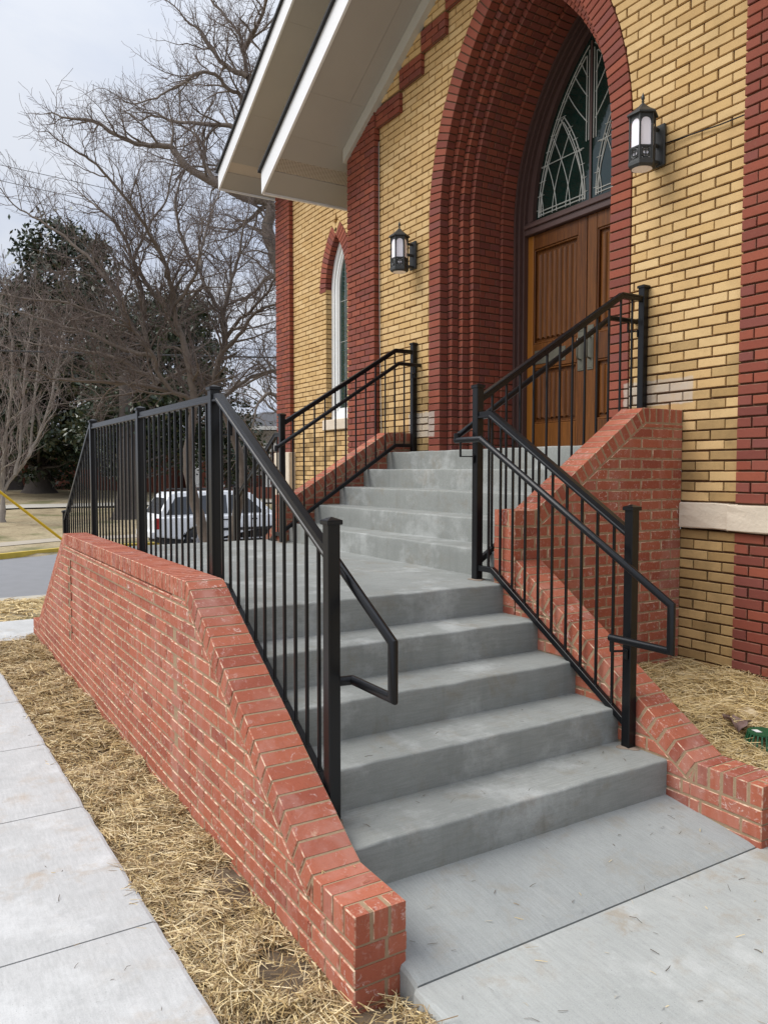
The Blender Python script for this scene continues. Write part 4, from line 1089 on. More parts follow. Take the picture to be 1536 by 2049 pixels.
for a, b in ((.45, -.75), (-.758, -1.95), (-1.958, -3.2)):
    mb = MB(); mb.box((-7.95, b, -.4), (-6.80, a, -.215), .006); mb.build('walkway_slab', M['walk'], fw_)

# ------------------------------------------------------------------ soil and straw
def patch(name, x0, x1, y0, y1, zf, st=.03):
    nx, ny = max(2, int((x1-x0)/st)), max(2, int((y1-y0)/st)); V = []
    for i in range(nx+1):
        for j in range(ny+1):
            x, y = x0+(x1-x0)*i/nx, y0+(y1-y0)*j/ny; V.append((x, y, zf(x, y)))
    F = [(i*(ny+1)+j, (i+1)*(ny+1)+j, (i+1)*(ny+1)+j+1, i*(ny+1)+j+1) for i in range(nx) for j in range(ny)]
    o = mk(name, V, F, M['soil'], smooth=True); o['kind'] = 'structure'; return o
def soil_l(x, y): return -.150+.0128*min(x, 0)+.022*n2(x*1.6, y*2)+.010*n2(x*5, y*5+2)+(.035*max(0, min(1, (x+.05)/.3)) if y > -.2 else 0)-(.02 if x > -.1 else 0)
def soil_r(x, y):
    k = max(0, min(1, (x+.5)/1.2)); return (.15+.075*(y-2.1)/1.25)*(1-k)+.04*k+.018*n2(x*2+4, y*2)
patch('soil', -7.0, 1.6, -.50, .16, soil_l); patch('soil', -1.5, 2.4, 2.02, 3.42, soil_r)
sm, st_, sb = newmat('dry_straw'); r_ = rndval(st_)
c0 = ramp(st_, r_, [(0, (.15, .095, .045)), (.2, (.36, .245, .10)), (.45, (.53, .39, .17)), (.7, (.64, .49, .245)), (.9, (.72, .60, .37)), (1, (.32, .21, .10))])
st_.links.new(c0, sb.inputs['Base Color']); sb.inputs['Roughness'].default_value = .6; sb.inputs['Specular IOR Level'].default_value = .4
def straw(name, x0, x1, y0, y1, dens, zf, thick, lmin=.03, lmax=.15, keep=None, wd=(.0008, .0022), seed=1, limx=None, mat=None):
    r = np.random.default_rng(seed); n = int((x1-x0)*(y1-y0)*dens); X = r.uniform(x0, x1, n); Y = r.uniform(y0, y1, n)
    clump = np.sin(X*9.1+Y*5)+np.sin(X*4.3-Y*11+1)+np.sin(X*17+Y*21)*.7+np.sin(-X*31+Y*13)*.5
    if keep is not None:
        k = r.uniform(0, 1, n) < keep(X, Y, clump); X, Y, clump = X[k], Y[k], clump[k]; n = len(X)
    Zg = np.array([zf(a, b) for a, b in zip(X, Y)]); th = thick*(.35+.32*np.clip(clump+1.2, 0, 3))*r.uniform(.0, 1, n)**.7
    L = lmin+(lmax-lmin)*r.beta(1.3, 2.6, n); A = r.uniform(0, 2*np.pi, n)*.6+.4*(np.sin(X*3+Y*4)*2); pit = r.normal(0, .16, n); bend = r.normal(0, .12, n)*L
    w = r.uniform(wd[0], wd[1], n); roll = r.uniform(-.9, .9, n)
    d = np.stack([np.cos(A)*np.cos(pit), np.sin(A)*np.cos(pit), np.sin(pit)], 1); s = np.stack([-np.sin(A), np.cos(A), 0*A], 1)
    sw_ = s*np.cos(roll)[:, None]+np.array([0, 0, 1])*np.sin(roll)[:, None]
    c = np.stack([X, Y, Zg+th+np.abs(np.sin(pit))*L*.45], 1)
    P0 = c-d*(L/2)[:, None]; P1 = c+s*bend[:, None]*.5+np.array([0, 0, 1])*(np.abs(bend)*.4)[:, None]; P2 = c+d*(L/2)[:, None]
    V = np.stack([P0-sw_*w[:, None], P0+sw_*w[:, None], P1-sw_*w[:, None], P1+sw_*w[:, None], P2-sw_*(w*.7)[:, None], P2+sw_*(w*.7)[:, None]], 1)
    if limx is not None: V[:, :, 1] = np.minimum(V[:, :, 1], limx[1]) if limx[0] == 'max' else np.maximum(V[:, :, 1], limx[1])
    me = bpy.data.meshes.new(name); b = np.arange(n)*6
    Q = np.stack([b, b+1, b+3, b+2, b+2, b+3, b+5, b+4], 1).reshape(-1, 4)
    me.vertices.add(n*6); me.vertices.foreach_set('co', V.reshape(-1)); me.loops.add(len(Q)*4); me.loops.foreach_set('vertex_index', Q.reshape(-1).astype(np.int32))
    me.polygons.add(len(Q)); me.polygons.foreach_set('loop_start', np.arange(len(Q), dtype=np.int32)*4); me.update(calc_edges=True)
    a = me.attributes.new('rnd', 'FLOAT', 'FACE'); rr = np.repeat(np.clip(r.beta(2.2, 1.6, n)*.9+.0*clump, 0, .999), 2); a.data.foreach_set('value', rr.astype(np.float32))
    me.materials.append(mat or sm); o = bpy.data.objects.new(name, me); COL.objects.link(o); o['kind'] = 'stuff'; return o
def keep_l(X, Y, c): 
    bare = (((X+.30)/.17)**2+((Y+.11)/.10)**2 < 1) | (((X+.95)/.16)**2+((Y+.06)/.08)**2 < 1) | (((X-.12)/.14)**2+((Y-.02)/.10)**2 < 1)
    return np.where(bare, .10, .70+.22*np.clip(c, -1.5, 1))*np.where(Y > 0.005, np.where((X > .02), 1, 0), 1)
straw('straw', -2.6, 1.3, -.43, .14, 26000, soil_l, .036, seed=3, keep=keep_l)
straw('straw', -7.0, -2.6, -.50, -.005, 15000, soil_l, .036, seed=4, wd=(.0010, .0027), keep=keep_l, limx=('max', -.002))
straw('straw', -1.44, 1.5, 2.10, 3.34, 14000, soil_r, .045, seed=5, lmin=.04, lmax=.19, limx=('min', 2.09))
straw('straw', -13.5, -7.2, -4, 4.0, 420, lambda x, y: ground_z(x, y), .03, lmin=.06, lmax=.25, wd=(.004, .010), seed=6, keep=lambda X, Y, c: .6*(1-((X > -8.0) & (X < -6.8) & (Y < .5))))
# a few loose stalks on coping, steps and pavement
def loose(n, box, zf, seed, lmax=.06): return straw('straw', *box, n/((box[1]-box[0])*(box[3]-box[2])), zf, .002, lmin=.012, lmax=lmax, wd=(.0008, .0016), seed=seed)
loose(60, (-.3, 2.0, .25, 1.85), lambda x, y: pvz(x)+.002, 8); loose(22, (-1.5, 1.2, -1.5, -.45), lambda x, y: swz(x)+.002, 9, .05); loose(14, (-.34, 0, .02, .18), lambda x, y: .161, 10, .04)
loose(12, (-.15, .11, 1.9, 2.08), lambda x, y: .209, 12, .07)

M['litter'] = simple('dark_twig_litter', (.10, .08, .06), .9)
def litter(name, n, box, zf, seed): o = straw(name, *box, n/((box[1]-box[0])*(box[3]-box[2])), zf, .002, lmin=.006, lmax=.05, wd=(.0007, .0015), seed=seed, mat=M['litter']); return o
litter('twig_litter', 130, (-.3, 2.0, .25, 1.85), lambda x, y: pvz(x)+.002, 31); litter('twig_litter', 40, (-1.5, 1.2, -1.7, -.45), lambda x, y: swz(x)+.002, 32)
litter('twig_litter', 16, (-.62, -.40, .30, 1.80), lambda x, y: RI+.003, 33); litter('twig_litter', 10, (-.92, -.70, .30, 1.80), lambda x, y: RI*2+.003, 34)
# ------------------------------------------------------------------ small things in the straw
M['greenplastic'] = simple('green_plastic', (.012, .085, .035), .45, var=.1)
M['label'] = simple('white_sticker', (.75, .76, .74), .5)
dx, dy, dz = -.265, 2.50, .13
dr = empty('drain_grate', (dx, dy, dz), 'green plastic slotted drain cover standing in the straw behind the low wall', 'drain cover')
def ringm(r0, r1, za, zb2, n=28):
    V = []; F = []
    for r, z in ((r0, za), (r1, za), (r1, zb2), (r0, zb2)): V += [(dx+r*math.cos(2*math.pi*k/n), dy+r*math.sin(2*math.pi*k/n), dz+z) for k in range(n)]
    for q in range(4):
        for k in range(n): F.append((q*n+k, q*n+(k+1) % n, ((q+1) % 4)*n+(k+1) % n, ((q+1) % 4)*n+k))
    return V, F
V, F = ringm(.088, .102, -.02, .012); mk('base_ring', V, F, M['greenplastic'], dr)
V, F = ringm(.001, .073, .088, .096); mk('top_cap', V, F, M['greenplastic'], dr)
for k in range(24):
    th = 2*math.pi*k/24; t_ = Vector((-math.sin(th), math.cos(th), 0)); o_ = Vector((math.cos(th), math.sin(th), 0)); c_ = Vector((dx, dy, dz))
    V = [c_+o_*r+t_*s+Z*z for r, z in ((.098, .01), (.073, .09), (.066, .09), (.090, .01)) for s in (-.0038, .0038)]
    mk('slat', V, [(0, 1, 3, 2), (2, 3, 5, 4), (4, 5, 7, 6), (6, 7, 1, 0), (0, 2, 4, 6), (7, 5, 3, 1)], M['greenplastic'], dr)
mk('sticker', [(dx-.045, dy-.03, dz+.0985), (dx-.005, dy-.045, dz+.0985), (dx+.01, dy-.02, dz+.0985), (dx-.03, dy-.004, dz+.0985)], [(0, 1, 2, 3)], M['label'], dr)
M['deadleaf'] = simple('dead_leaf', (.16, .10, .085), .7, var=.3, scale=40)
def curl(name, label, x, y, z, ln, wd, rz, mat, k):
    V = []; F = []; n, m_ = 14, 6
    for i in range(n+1):
        u = i/n; hw = wd*(math.sin(math.pi*min(1, u*.97+.02))**.7)*(1+.25*math.sin(u*19))
        for j in range(m_+1):
            v = -1+2*j/m_; V.append((ln*(u-.5), hw*v, .02+k*(abs(v)**1.6)*wd+.02*math.sin(u*5)+.006*math.sin(v*7+u*9)))
    F = [(i*(m_+1)+j, (i+1)*(m_+1)+j, (i+1)*(m_+1)+j+1, i*(m_+1)+j+1) for i in range(n) for j in range(m_)]
    o = mk(name, V, F, mat, smooth=True); o.location = (x, y, z); o.rotation_euler = (.2, -.15, rz); sld = o.modifiers.new('s', 'SOLIDIFY'); sld.thickness = .0015; return o
tag(curl('dead_leaf', '', -.43, 2.50, .195, .17, .062, 2.4, M['deadleaf'], .55), 'curled brown dead leaf lying in the straw beside the green drain cover', 'leaf')
M['rock'] = simple('pale_rock', (.50, .40, .25), .9, var=.3, scale=14, bumpk=.6, bscale=40)
bm = bmesh.new(); bmesh.ops.create_icosphere(bm, subdivisions=3, radius=1)
for v in bm.verts:
    k = 1+.16*math.sin(v.co.x*5+v.co.y*3)+.10*math.sin(v.co.z*9+v.co.x*7); v.co = Vector((v.co.x*.105*k, v.co.y*.075*k, v.co.z*.04*k))
me = bpy.data.meshes.new('rock'); bm.to_mesh(me); bm.free(); me.materials.append(M['rock']); rk = bpy.data.objects.new('rock', me); COL.objects.link(rk); rk.scale = (.72, .72, .6); rk.location = (-.50, 2.74, .212); rk.rotation_euler = (.1, .15, .4)
tag(rk, 'flat pale tan rock half buried in straw between the low wall and the church', 'rock')
# ------------------------------------------------------------------ trees
TA ={
 'A0':[(-12.64, 3.85, 0.0),(-12.77, 3.71, 0.68),(-12.89, 3.58, 1.36),(-12.93, 3.58, 1.94),(-12.92, 3.69, 2.91),(-13.02, 3.6, 3.63),(-13.09, 3.53, 4.14),(-13.21, 3.39, 4.58),(-13.38, 3.14, 4.89),(-13.54, 2.91, 5.27),(-13.65, 2.77, 5.6),(-13.76, 2.64, 6.01),(-13.9, 2.44, 6.39)],
 'A1':[(-12.92, 3.69, 2.91),(-12.99, 3.34, 3.04),(-13.05, 3.03, 3.41),(-12.96, 2.96, 3.67),(-13.02, 2.64, 4.11),(-13.09, 2.3, 4.28),(-13.41, 1.55, 4.6),(-13.65, 0.92, 4.64),(-13.71, 0.58, 4.71)],
 'A2':[(-13.31, 3.1, 3.44),(-13.46, 2.97, 3.98),(-13.54, 2.92, 4.46),(-13.61, 2.91, 5.03),(-13.74, 2.8, 5.62),(-13.7, 2.96, 6.04),(-13.63, 3.16, 6.47),(-13.54, 3.37, 6.78),(-13.52, 3.51, 7.43)],
 'A3':[(-13.09, 3.53, 4.14),(-13.07, 3.38, 4.66),(-12.78, 3.65, 5.16),(-12.61, 3.71, 5.51),(-12.48, 3.72, 5.95)],
 'A4':[(-13.35, 3.07, 3.73),(-13.75, 2.6, 3.89),(-14.15, 2.12, 4.18),(-14.61, 1.56, 4.41),(-15.13, 0.9, 4.67),(-15.43, 0.58, 4.84)],
 'A5':[(-13.56, 2.78, 4.2),(-14.03, 2.35, 5.26),(-14.47, 1.94, 5.88),(-14.97, 1.42, 6.41),(-15.41, 0.98, 6.75)],
 'A6':[(-13.12, 3.38, 3.05),(-13.09, 2.61, 3.15),(-12.98, 1.96, 3.15),(-12.89, 1.26, 3.14),(-12.7, 0.75, 3.27)],
 'A7':[(-13.21, 3.39, 4.58),(-12.91, 3.21, 5.32),(-12.71, 2.84, 5.87),(-12.55, 2.4, 6.38),(-12.47, 1.84, 6.85),(-12.24, 1.47, 6.95)],
 'A8':[(-13.28, 3.14, 3.2),(-14.17, 2.6, 3.75),(-15.13, 1.92, 4.01),(-16.05, 1.29, 4.19)],
}
TB ={
 'B0':[(-13.65, 4.69, -0.08),(-13.62, 4.82, 0.71),(-13.58, 4.96, 1.34),(-13.71, 4.82, 2.18),(-13.92, 4.57, 3.02),(-13.99, 4.49, 3.44),(-13.94, 4.63, 3.99),(-13.91, 4.71, 4.32),(-13.96, 4.68, 4.81),(-14.06, 4.54, 5.08),(-14.2, 4.36, 5.44),(-14.26, 4.28, 5.74),(-14.39, 4.1, 6.07),(-14.52, 3.95, 6.6),(-14.6, 3.88, 7.23)],
 'B1':[(-13.91, 4.71, 4.32),(-13.57, 4.83, 4.6),(-13.17, 5.05, 4.87),(-12.77, 5.29, 5.29),(-12.42, 5.46, 5.91)],
 'B2':[(-13.94, 4.63, 3.99),(-13.52, 4.84, 4.32),(-13.09, 5.07, 4.76),(-12.6, 5.37, 4.86),(-12.16, 5.6, 4.99)],
 'B3':[(-14.26, 4.28, 5.74),(-14.93, 4.53, 6.36),(-15.5, 4.95, 7.23),(-16.06, 5.4, 8.15)],
 'B4':[(-13.96, 4.68, 4.81),(-13.85, 4.85, 5.54),(-13.76, 4.99, 6.15),(-13.7, 5.08, 6.77)],
 'B5':[(-13.92, 4.57, 3.02),(-14.08, 5.22, 3.5),(-14.3, 5.74, 3.71),(-14.45, 6.37, 3.88)],
 'B6':[(-13.99, 4.49, 3.44),(-14.25, 4.04, 3.65),(-14.49, 3.58, 3.44),(-14.89, 2.85, 3.12),(-15.24, 2.22, 3.02)],
 'B7':[(-14.2, 4.36, 5.44),(-14.62, 4.18, 5.19),(-15.05, 3.98, 5.03)],
}
TO ={
 'O0':[(-28.84, 13.47, 0.27),(-29.15, 13.41, 4.6),(-29.41, 13.31, 7.85),(-29.72, 13.04, 10.12),(-29.95, 12.76, 11.1),(-30.11, 12.6, 11.96),(-30.11, 12.7, 13.11),(-30.67, 11.82, 13.37),(-31.33, 10.8, 13.98),(-31.98, 9.8, 14.59),(-32.32, 9.3, 15.28),(-32.47, 9.09, 15.54),(-33.06, 8.13, 15.65),(-33.39, 7.62, 15.8),(-33.86, 6.89, 16.23),(-34.1, 6.53, 16.56),(-34.45, 5.98, 16.73)],
 'O1':[(-29.41, 13.31, 7.85),(-29.5, 12.92, 12.7),(-29.6, 12.3, 15.53),(-29.82, 11.35, 17.13),(-29.76, 10.72, 17.36),(-29.67, 10.18, 17.74),(-29.66, 9.42, 17.58),(-29.54, 8.82, 16.99),(-29.42, 8.22, 16.52),(-29.25, 7.69, 16.02)],
 'O2':[(-30.34, 12.61, 15.86),(-31.11, 12.14, 18.68),(-31.52, 12.13, 20.05),(-31.96, 12.03, 20.99),(-32.8, 11.31, 22.35),(-33.47, 10.86, 23.64)],
 'O3':[(-30.34, 12.61, 15.86),(-31.87, 11.6, 16.73),(-33.27, 10.78, 17.23),(-34.62, 10.02, 17.62),(-35.87, 9.45, 18.23),(-37.02, 9.0, 18.37)],
 'O4':[(-30.85, 12.04, 18.55),(-31.45, 11.24, 19.14),(-31.88, 10.73, 20.04),(-32.2, 10.4, 20.72),(-32.62, 9.87, 21.19)],
 'O5':[(-31.33, 10.8, 13.98),(-32.24, 10.57, 15.02),(-32.94, 10.7, 16.15),(-33.87, 10.43, 17.04),(-34.98, 9.85, 17.81)],
 'O6':[(-30.11, 12.7, 13.11),(-30.96, 12.38, 12.8),(-31.95, 11.82, 12.32),(-32.86, 11.45, 12.6)],
 'O7':[(-31.0, 11.93, 19.76),(-28.59, 11.69, 19.81),(-26.35, 11.17, 19.88)],
 'O8':[(-29.72, 13.04, 10.12),(-30.88, 12.79, 10.01),(-32.02, 12.53, 9.53),(-33.19, 12.26, 9.49)],
 'O9':[(-29.15, 13.41, 4.6),(-29.88, 12.92, 5.83),(-30.56, 12.38, 5.65),(-31.29, 11.72, 5.24)],
 'O10':[(-29.09, 13.37, 3.3),(-29.0, 12.41, 4.75),(-28.72, 11.56, 4.44),(-28.16, 11.11, 3.59)],
}
TL ={
 'L0':[(-32.21, 2.12, -0.64),(-32.25, 2.15, 0.39),(-32.27, 2.15, 0.68)],
 'L1':[(-32.27, 2.15, 0.68),(-31.92, 1.98, 2.35),(-31.54, 1.91, 4.25),(-31.05, 1.99, 6.09),(-30.54, 2.06, 7.5)],
 'L2':[(-32.27, 2.15, 0.68),(-32.31, 2.62, 1.37),(-32.34, 3.1, 1.97),(-32.57, 3.28, 2.78),(-32.83, 3.49, 4.42),(-33.08, 3.76, 6.5),(-33.34, 3.92, 7.77)],
 'L3':[(-32.27, 2.15, 0.68),(-32.26, 2.28, 2.36),(-32.2, 2.49, 3.94),(-32.21, 2.63, 5.9),(-32.3, 2.58, 7.47)],
 'L4':[(-32.04, 2.6, 1.37),(-32.22, 2.82, 2.37),(-32.48, 2.98, 3.97),(-32.74, 3.14, 5.6),(-32.95, 3.39, 7.26)],
 'L5':[(-32.27, 2.15, 0.68),(-32.93, 2.15, 1.77),(-33.87, 1.72, 3.2),(-34.64, 1.65, 5.3)],
 'L6':[(-31.81, 3.03, 1.97),(-31.87, 3.42, 2.76),(-31.87, 4.02, 4.57),(-32.03, 4.36, 6.41),(-32.2, 4.6, 7.45)],
}
M['bark'] = simple('grey_brown_bark', (.15, .12, .097), .95, var=.45, scale=9, bumpk=1.0, bscale=30)
M['barkdark'] = simple('dark_bark', (.085, .07, .06), .95, var=.4, scale=9, bumpk=1.0, bscale=30)
M['bark2'] = simple('pale_bark', (.26, .225, .19), .95, var=.35, scale=9, bumpk=.8, bscale=30)
M['twig'] = simple('twig', (.145, .112, .098), .95, var=.3, scale=3)
M['twig2'] = simple('pale_twig', (.25, .20, .175), .95, var=.3, scale=3)
def cat(P, sub=4):
    P = [Vector(p) for p in P]; out = []
    for i in range(len(P)-1):
        p0 = P[i-1] if i else P[0]*2-P[1]; p3 = P[i+2] if i+2 < len(P) else P[-1]*2-P[-2]; p1, p2 = P[i], P[i+1]
        for k in range(sub):
            t = k/sub; out.append(.5*((2*p1)+(p2-p0)*t+(2*p0-5*p1+4*p2-p3)*t*t+(3*p1-p0-3*p2+p3)*t**3))
    out.append(P[-1]); return out
def fast_tubes(lines, nside):
    """lines: list of (points array (m,3), radii (m,)) -> verts, faces; numpy"""
    V = []; F = []; b = 0; ang = np.arange(nside)*2*np.pi/nside; ca, sa = np.cos(ang), np.sin(ang)
    for P, R in lines:
        m = len(P); T = np.gradient(P, axis=0); T /= np.linalg.norm(T, axis=1, keepdims=True)+1e-9
        ref = np.array([.3, .2, .93]) if abs(T[0, 2]) < .85 else np.array([1., .1, 0]); a = np.cross(T, ref); a /= np.linalg.norm(a, axis=1, keepdims=True)+1e-9; c = np.cross(T, a)
        V.append((P[:, None, :]+(a[:, None, :]*ca[None, :, None]+c[:, None, :]*sa[None, :, None])*R[:, None, None]).reshape(-1, 3))
        i = np.arange(m-1)[:, None]*nside; k = np.arange(nside)[None, :]; k2 = (k+1) % nside
        F.append((np.stack([i+k, i+k2, i+nside+k2, i+nside+k], -1)+b).reshape(-1, 4)); b += m*nside
    return np.concatenate(V), np.concatenate(F)
def npmesh(name, V, F, mat, parent, smooth=True):
    me = bpy.data.meshes.new(name); n = len(F); k = F.shape[1]
    me.vertices.add(len(V)); me.vertices.foreach_set('co', np.asarray(V, dtype=np.float32).reshape(-1)); me.loops.add(n*k); me.loops.foreach_set('vertex_index', F.reshape(-1).astype(np.int32))
    me.polygons.add(n); me.polygons.foreach_set('loop_start', np.arange(n, dtype=np.int32)*k); me.update(calc_edges=True)
    if smooth: me.polygons.foreach_set('use_smooth', [True]*n)
    me.materials.append(mat); o = bpy.data.objects.new(name, me); COL.objects.link(o); return attach(o, parent)
def bare_tree(label, limbs, rad, lens, sps, rmin, seed, bark, twig, up=.25, base_flare=1.5, spread=1.0):
    r = np.random.default_rng(seed); keys = list(limbs); p0 = limbs[keys[0]][0]
    root = empty('bare_tree', (p0[0], p0[1], ground_z(p0[0], p0[1])), label, 'tree')
    lv = {1: [], 2: [], 3: []}
    first = True
    def grow(P, t0, L, level, r0):
        m = {1: 7, 2: 5, 3: 4}[level]; step = L/(m-1); pts = [P]; d = t0/np.linalg.norm(t0)
        for i in range(m-1):
            d = d+r.normal(0, {1: .20, 2: .22, 3: .18}[level], 3)+np.array([0, 0, up*.16]); d /= np.linalg.norm(d); pts.append(pts[-1]+d*step)
        pts = np.array(pts); R = np.linspace(r0, max(rmin, r0*.35), m); lv[level].append((pts, R))
        if level < 3: spawn(pts, R, level+1, .12)
    def spawn(P, R, level, start):
        seg = np.linalg.norm(np.diff(P, axis=0), axis=1); cum = np.concatenate([[0], np.cumsum(seg)]); tot = cum[-1]; s = tot*start+r.uniform(0, sps[level-1])
        while s < tot:
            i = min(len(seg)-1, np.searchsorted(cum, s)-1); k = (s-cum[i])/max(1e-6, seg[i]); p = P[i]+(P[i+1]-P[i])*k; rr = R[i]+(R[i+1]-R[i])*k
            t = (P[i+1]-P[i])/max(1e-6, seg[i]); q = r.normal(0, 1, 3); q -= t*q.dot(t); q /= np.linalg.norm(q)+1e-9; q[2] += up*(1 if q[2] > -.4 else .5)
            an = r.uniform(.55, 1.15)*spread; d = t*math.cos(an)+q*math.sin(an)
            L = lens[level-1]*r.uniform(.45, 1.25)*(1-.45*s/tot); grow(p, d, L, level, max(rmin, min(rr*.55, {1: .030, 2: .012, 3: .006}[level]*rad[2]))); s += sps[level-1]*r.uniform(.5, 1.5)
        if level <= 3:                                        # terminal shoot
            t = P[-1]-P[-2]; grow(P[-1], t, lens[level-1]*.8, level, max(rmin, R[-1]*.9))
    for k in keys:
        C_ = cat(limbs[k], 4); n = len(C_); main = k.endswith('0') and len(k) == 2
        P = np.array([list(p) for p in C_])+r.normal(0, .012*rad[2], (n, 3))
        a, b = (rad[0], rad[1]*1.0) if main else (rad[1]*1.6, rad[1]*.55)
        R = b+(a-b)*(1-np.linspace(0, 1, n))**(1.7 if main else 1.2)
        if main:
            g0 = ground_z(P[0][0], P[0][1])-.1
            if P[0][2] > g0: P = np.vstack([[P[0][0]+.03, P[0][1]-.02, g0], P]); R = np.concatenate([[a], R])
            R[0] *= base_flare; R[1] *= 1+.25*(base_flare-1); n = len(P)
        V, F = fast_tubes([(P, R*(1+r.normal(0, .05, n)))], 9 if main else 7); npmesh('trunk' if main else 'limb', V, F, bark, root)
        spawn(P, R, 1, .42 if main else .08)
    V1, F1 = fast_tubes(lv[1], 5); npmesh('branches', V1, F1, bark, root)['kind'] = 'stuff'
    V2, F2 = fast_tubes(lv[2], 4); V3, F3 = fast_tubes(lv[3], 3)
    npmesh('twigs', np.concatenate([V2, V3]), np.concatenate([F2, F3+len(V2)]), twig, root)['kind'] = 'stuff'
    return root
bare_tree('bare spreading tree behind the picket railing, its leaning trunk crossing the parked white truck', TA, (.120, .030, 1.0), (1.30, .68, .34), (.185, .115, .088), .0029, 5, M['bark'], M['twig'], up=.30)
bare_tree('bare upright forked tree just left of the church corner', TB, (.105, .030, 1.0), (1.25, .65, .33), (.19, .12, .09), .0029, 6, M['bark'], M['twig'], up=.35)
bare_tree('tall bare oak rising beyond the gable with crooked heavy limbs', TO, (.42, .075, 2.0), (2.6, 1.35, .66), (.37, .24, .175), .0060, 7, M['bark'], M['twig'], up=.15)
bare_tree('pale multi-stemmed bare tree standing by the far sidewalk', TL, (.17, .045, 1.4), (1.7, .9, .5), (.40, .26, .17), .0055, 8, M['bark2'], M['twig2'], up=.55, spread=.7)

def leafmat(name, cs):
    m, t, b = newmat(name); r = rndval(t); t.links.new(ramp(t, r, cs), b.inputs['Base Color']); b.inputs['Roughness'].default_value = .38; b.inputs['Specular IOR Level'].default_value = .5; return m
M['magnolia'] = leafmat('magnolia_leaf', [(0, (.012, .020, .009)), (.4, (.026, .042, .016)), (.75, (.045, .062, .024)), (.92, (.075, .075, .030)), (1, (.10, .07, .035))])
def evergreen(label, base, ells, trunk_r, nleaf, size, seed, name='evergreen_tree', cat_='tree', trunk_h=4, group=None):
    r = np.random.default_rng(seed); x, y = base; z = ground_z(x, y); root = empty(name, (x, y, z), label, cat_, group)
    if trunk_r:
        P = np.array([[x, y, z-.2], [x, y, z+.25], [x+.05, y, z+.9], [x+.1, y+.05, z+2], [x, y, z+trunk_h]]); R = np.array([2.1, 1.45, 1.1, 1.0, .6])*trunk_r
        V, F = fast_tubes([(P, R)], 10); npmesh('trunk', V, F, M['barkdark'], root)
    tot = sum(e[1][0]*e[1][1]*e[1][2] for e in ells); Ps = []; lines = []
    for (c, rr) in ells:
        c = np.array(c); rr = np.array(rr); k = int(nleaf*rr.prod()/tot); ncl = max(8, int(k/85))
        u = r.normal(0, 1, (ncl, 3)); u /= np.linalg.norm(u, axis=1, keepdims=True); rad = r.uniform(.25, 1, ncl)**.45
        cl = c+u*rr*rad[:, None]*(1+.16*np.sin(u[:, :1]*5+u[:, 1:2]*7+u[:, 2:3]*4))
        for q in cl:
            m = r.integers(50, 120); sg = r.uniform(.24, .55)*min(1, rr.min()/1.5); Ps.append(q+r.normal(0, sg, (m, 3))*np.array([1, 1, .75]))
        if trunk_r:
            for q in cl[::6]: 
                a = np.array([x, y, max(z+1.5, q[2]-2.0)]); lines.append((np.array([a, (a+q)/2+np.array([0, 0, -.2]), q]), np.array([.09, .05, .02])*trunk_r*2))
    if lines:
        V, F = fast_tubes(lines, 5); npmesh('limbs', V, F, M['barkdark'], root)['kind'] = 'stuff'
    P = np.concatenate(Ps); P = P[P[:, 2] > z+.15]; n = len(P); a = r.normal(0, 1, (n, 3)); a /= np.linalg.norm(a, axis=1, keepdims=True); b = r.normal(0, 1, (n, 3)); b -= a*(a*b).sum(1, keepdims=True); b /= np.linalg.norm(b, axis=1, keepdims=True)
    s = size*r.uniform(.6, 1.3, (n, 1)); V = np.stack([P-a*s, P+b*s*.42, P+a*s, P-b*s*.42], 1).reshape(-1, 3); F = np.arange(n*4).reshape(-1, 4)
    o = npmesh('crown', V, F, M['magnolia'], root, False); o['kind'] = 'stuff'; at = o.data.attributes.new('rnd', 'FLOAT', 'FACE'); at.data.foreach_set('value', r.beta(2, 2.2, n).astype(np.float32)*.999); return root
evergreen('broad dark evergreen magnolia with a thick flared trunk across the lawn', (-49.9, 5.9), [((-47, 6.2, 5), (5.0, 5.6, 3.6)), ((-46.5, 5.6, 8.8), (4.4, 5.0, 3.4)), ((-46.2, 6.8, 12.4), (3.0, 3.2, 2.6)), ((-47, 3.2, 7.5), (3.5, 3.6, 3.0)), ((-46.5, 7.2, 14.2), (2.0, 2.0, 1.4))], .62, 60000, .185, 21, trunk_h=9)
evergreen('dark evergreen magnolia behind the railing, right of the broad one', (-32.0, 6.9), [((-34, 8.2, 3.6), (2.6, 3.2, 1.9)), ((-34.5, 8.8, 6.3), (2.4, 3.0, 2.0)), ((-35, 9.4, 8.4), (1.9, 2.4, 1.4))], .40, 26000, .14, 22, trunk_h=6)
evergreen('dark evergreen with hanging skirts at the left edge of the lawn', (-55, 5.0), [((-56, 1.2, 5.2), (4, 4.5, 3.9)), ((-56, .8, 9.4), (3.4, 3.8, 3.2))], .45, 26000, .19, 23, trunk_h=6)
evergreen('small evergreen screen between the forked tree and the white porch', (-33.5, 11.9), [((-33.5, 11.9, 2.6), (1.5, 1.7, 1.7)), ((-33.5, 11.7, 4.2), (1.1, 1.3, 1.1))], .12, 4500, .13, 27, trunk_h=3)
evergreen('low rounded shrub at the foot of the brick house, the greener one', (-51.5, 7.1), [((-51.5, 7.1, ground_z(-51.5, 7.1)+.5), (.9, .9, .6))], 0, 900, .11, 24, 'shrub', 'shrub')
evergreen('low rounded shrub beside the thick magnolia trunk', (-48.6, 7.8), [((-48.6, 7.8, ground_z(-48.6, 7.8)+.45), (.7, .8, .55))], 0, 700, .09, 25, 'shrub', 'shrub')

